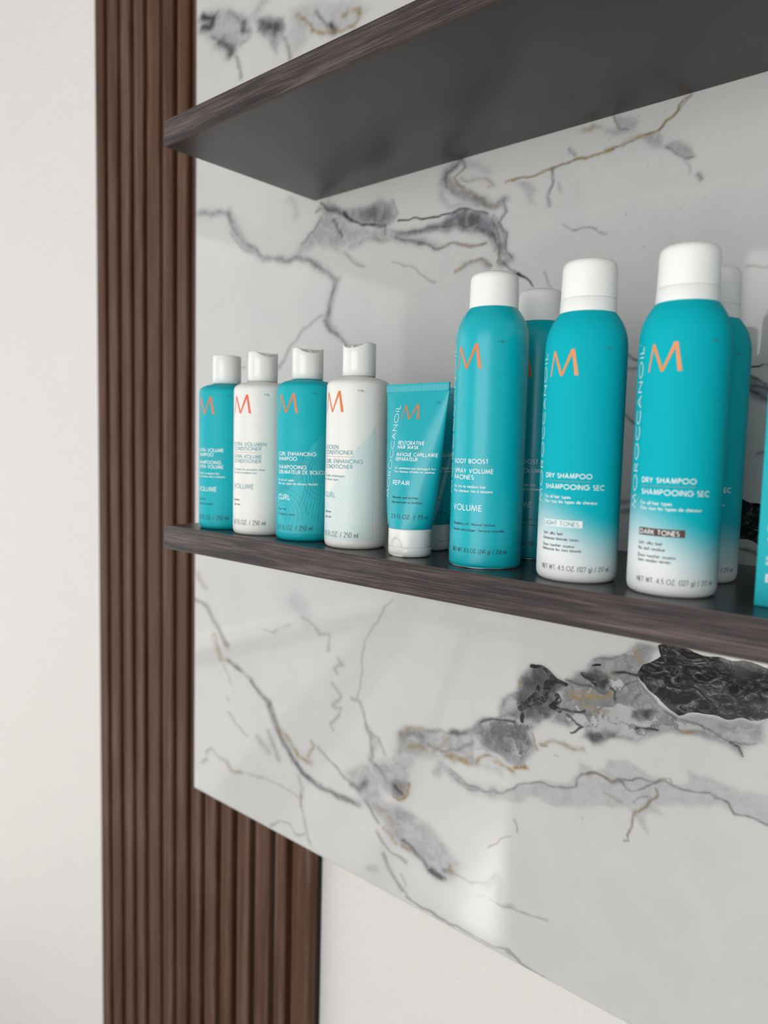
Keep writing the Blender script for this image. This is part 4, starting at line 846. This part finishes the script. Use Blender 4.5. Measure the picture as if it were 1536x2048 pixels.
# ------------------------------------------------------------------ squeeze tubes
def tube(label, loc, rz=0.0, lean=3.2):
    t = thing('squeeze_tube', label, 'hair mask tube', loc, rz)
    zb, zt, zc = 21.8, 127.0, 133.2; n = 72
    def ab(z):
        u = min(1, max(0, (z - zb) / (zt - zb))); a = 16.9 + (30.6 - 16.9) * (u ** .62 if u > 0 else 0); b_ = 16.9 * (1 - u ** 1.7) + .75 * u ** 1.7
        if z > zt: a, b_ = 30.6, .75
        return a, b_
    def cxz(z): return lean * max(0, (z - zb)) / (zc - zb)
    v = []; f = []; zz = [zb] + list(np.linspace(zb + 1.5, zt, 40)) + [zt + .4]
    for z in zz:
        a, b_ = ab(z)
        for k in range(n): v.append(((cxz(z) + a*math.cos(2*PI*k/n))/1000, b_*math.sin(2*PI*k/n)/1000, z/1000))
    for j in range(len(zz)-1):
        for k in range(n): f.append((j*n+k, j*n+(k+1) % n, (j+1)*n+(k+1) % n, (j+1)*n+k))
    mesh('tube_body', v, f, M_tube, t, True)
    # crimped seal with fine vertical flutes
    b = MB(); nf = 46; W2 = 61.2
    rows = [(zt - .2, 0), (zt + .3, .35), (zc - 1.3, .35), (zc - 1.1, .0), (zc, 0)]; vv = []
    for side in (-1, 1):
        for z, am in rows:
            for k in range(nf*2+1):
                x = cxz(z) - W2/2 + W2*k/(nf*2); y = side * (.85 + (am if k % 2 else 0)); vv.append((x/1000, y/1000, z/1000))
    m_ = nf*2+1; ff = []
    for sdi in range(2):
        o = sdi*len(rows)*m_
        for j in range(len(rows)-1):
            for k in range(m_-1): ff.append((o+j*m_+k, o+j*m_+k+1, o+(j+1)*m_+k+1, o+(j+1)*m_+k))
    o1 = (len(rows)-1)*m_; o2 = len(rows)*m_ + o1; q1 = len(rows)*m_
    for k in range(m_-1): ff.append((o1+k, o1+k+1, o2+k+1, o2+k))
    for j in range(len(rows)-1):
        ff.append((j*m_, (j+1)*m_, q1+(j+1)*m_, q1+j*m_)); ff.append((j*m_+m_-1, (j+1)*m_+m_-1, q1+(j+1)*m_+m_-1, q1+j*m_+m_-1))
    b.add(vv, ff); b.build('crimped_seal', M_tube, t)
    # flip cap with thumb recess
    R = 17.1; nn = 120; prof = [(0, 0), (13.5, 0), (15.4, .25), (16.4, 1.1), (16.9, 2.4), (R, 4.0), (R, 6.9), (16.8, 7.15), (16.8, 7.35), (R, 7.6), (R, 10), (R, 12), (R, 14), (R, 16), (R, 18), (R, 20), (R, 21.3), (16.6, 21.7), (15.5, 21.8)]
    fine = []
    for (r0, z0), (r1, z1) in zip(prof, prof[1:]):
        k = max(1, int(abs(z1 - z0) / .8)); fine += [(r0 + (r1-r0)*i/k, z0 + (z1-z0)*i/k) for i in range(k)]
    fine.append(prof[-1])
    v, f_ = lathe([(r/1000, z/1000) for r, z in fine], nn); vv = []
    for x, y, z in v:
        a = math.atan2(y, x); s = ((a - az(-92) + PI) % (2*PI) - PI) * R; Z = z*1000; r = math.hypot(x, y)*1000
        if r > 13:
            e = 1 - (s/6.6)**2 - (max(0, Z - 6)/9.6)**2
            if e > 0 and Z > .3: k = 1 - min(1.0, e*3.2)*.10; x *= k; y *= k
        vv.append((x, y, z))
    mesh('flip_cap', vv, f_, M_gcap, t, True)
    def fs(s, z):
        a, b_ = ab(z); a += .1; b_ += .12; q = max(-.999, min(.999, s / a)); k = min(1, b_/a); th = k*(s/a) + (1-k)*math.asin(q)
        return ((cxz(z) + a*math.sin(th))/1000, -b_*math.cos(th)/1000, z/1000)
    b = MB(); emblem(b, fs, -10.2, 105.8, 17.0, 11.0); b.build('emblem', M_copper, t)
    b = MB(); text(b, fs, -13.2, 45.5, 'MOROCCANOIL', 4.6, .48, width=71, track=.17, vertical=True); b.build('brand_lettering', M_wtext, t); b = MB()
    for s_, z_, h_, w_, wd in (('RESTORATIVE', 86.2, 2.6, .46, 24.4), ('HAIR MASK', 83.0, 2.5, .46, 20), ('MASQUE CAPILLAIRE', 77.5, 2.5, .42, 35.4), ('REPARATEUR', 73.9, 2.5, .44, 20.6), ('For weakened and damaged hair', 67.6, 1.6, .28, 36), ('Pour cheveux affaiblis et abimes', 65.0, 1.6, .28, 35), ('REPAIR', 55.6, 3.1, .5, 16.4)): text(b, fs, -8.4, z_, s_, h_, w_, width=wd)
    b.build('white_lettering', M_wtext, t)
    b = MB(); dots(b, fs, -8.4, 81.4, 24, .95, .4); b.build('dotted_line', M_dots, t)
    b = MB(); mark(b, fs, 20.5, 117.6); b.build('small_mark', M_dtext, t); b = MB()
    for s_, z_, h_, w_, wd in (('Nourishes and fortifies', 45.2, 1.7, .3, 23.6), ('Soin nourrissant et fortifiant', 41.6, 1.7, .3, 27), ): text(b, fs, -7.4, z_, s_, h_, w_, width=wd)
    b.build('tagline_lettering', M_dtext, t); b = MB(); text(b, fs, -6.8, 30.0, '2.5 FL.OZ. / 75 ml', 2.9, .42, sx=.9, width=32.6); b.build('volume_lettering', M_dtext, t)
    return t
tube('teal squeeze tube standing on its white flip cap, in front of the other tube', (.2928, -.1663, 0))
tube('teal squeeze tube in shade, mostly hidden behind the front squeeze tube', (.2790, -.1235, 0), lean=3.2)

# ------------------------------------------------------------------ carton at the right edge
def carton():
    t = thing('carton', 'teal carton box cut off by the right edge of the picture, on the shelf', 'box', (.5441, -.1668, 0))
    b = MB(); b.box(0, .052, 0, .052, .0002, .19); b.build('box_body', M_tealp, t, bevel=.0006)
    f = lambda s, z: (s/1000, -.00015, z/1000)
    b = MB(); patch(b, f, 5.2, 32, 14.2, 18.8); lb = b.build('tone_label', M_whitebox, t)
    b = MB(); text(b, lambda s, z: (s/1000, -.00025, z/1000), 6.4, 15.2, 'LIGHT TONES', 2.6, .42, width=24); b.build('tone_lettering', M_ttext, lb)
    b = MB(); text(b, f, 5.2, 26.5, 'For all hair types', 1.9, .34, width=19.4); text(b, f, 5.2, 23.6, 'Pour tous les types de cheveux', 1.9, .34, width=36); text(b, f, 5.2, 36, 'SHAMPOOING SEC', 2.9, .5, width=40); text(b, f, 5.2, 43, 'DRY SHAMPOO', 2.8, .5, width=32); b.build('white_lettering', M_wtext, t)
    b = MB(); emblem(b, f, 5.2, 140, 19, 15.5); b.build('emblem', M_amber, t)
    b = MB(); b.box(.0008, .0512, .0004, .0516, .1898, .1904); b.build('lid_flap', M_tealp, t)
carton()
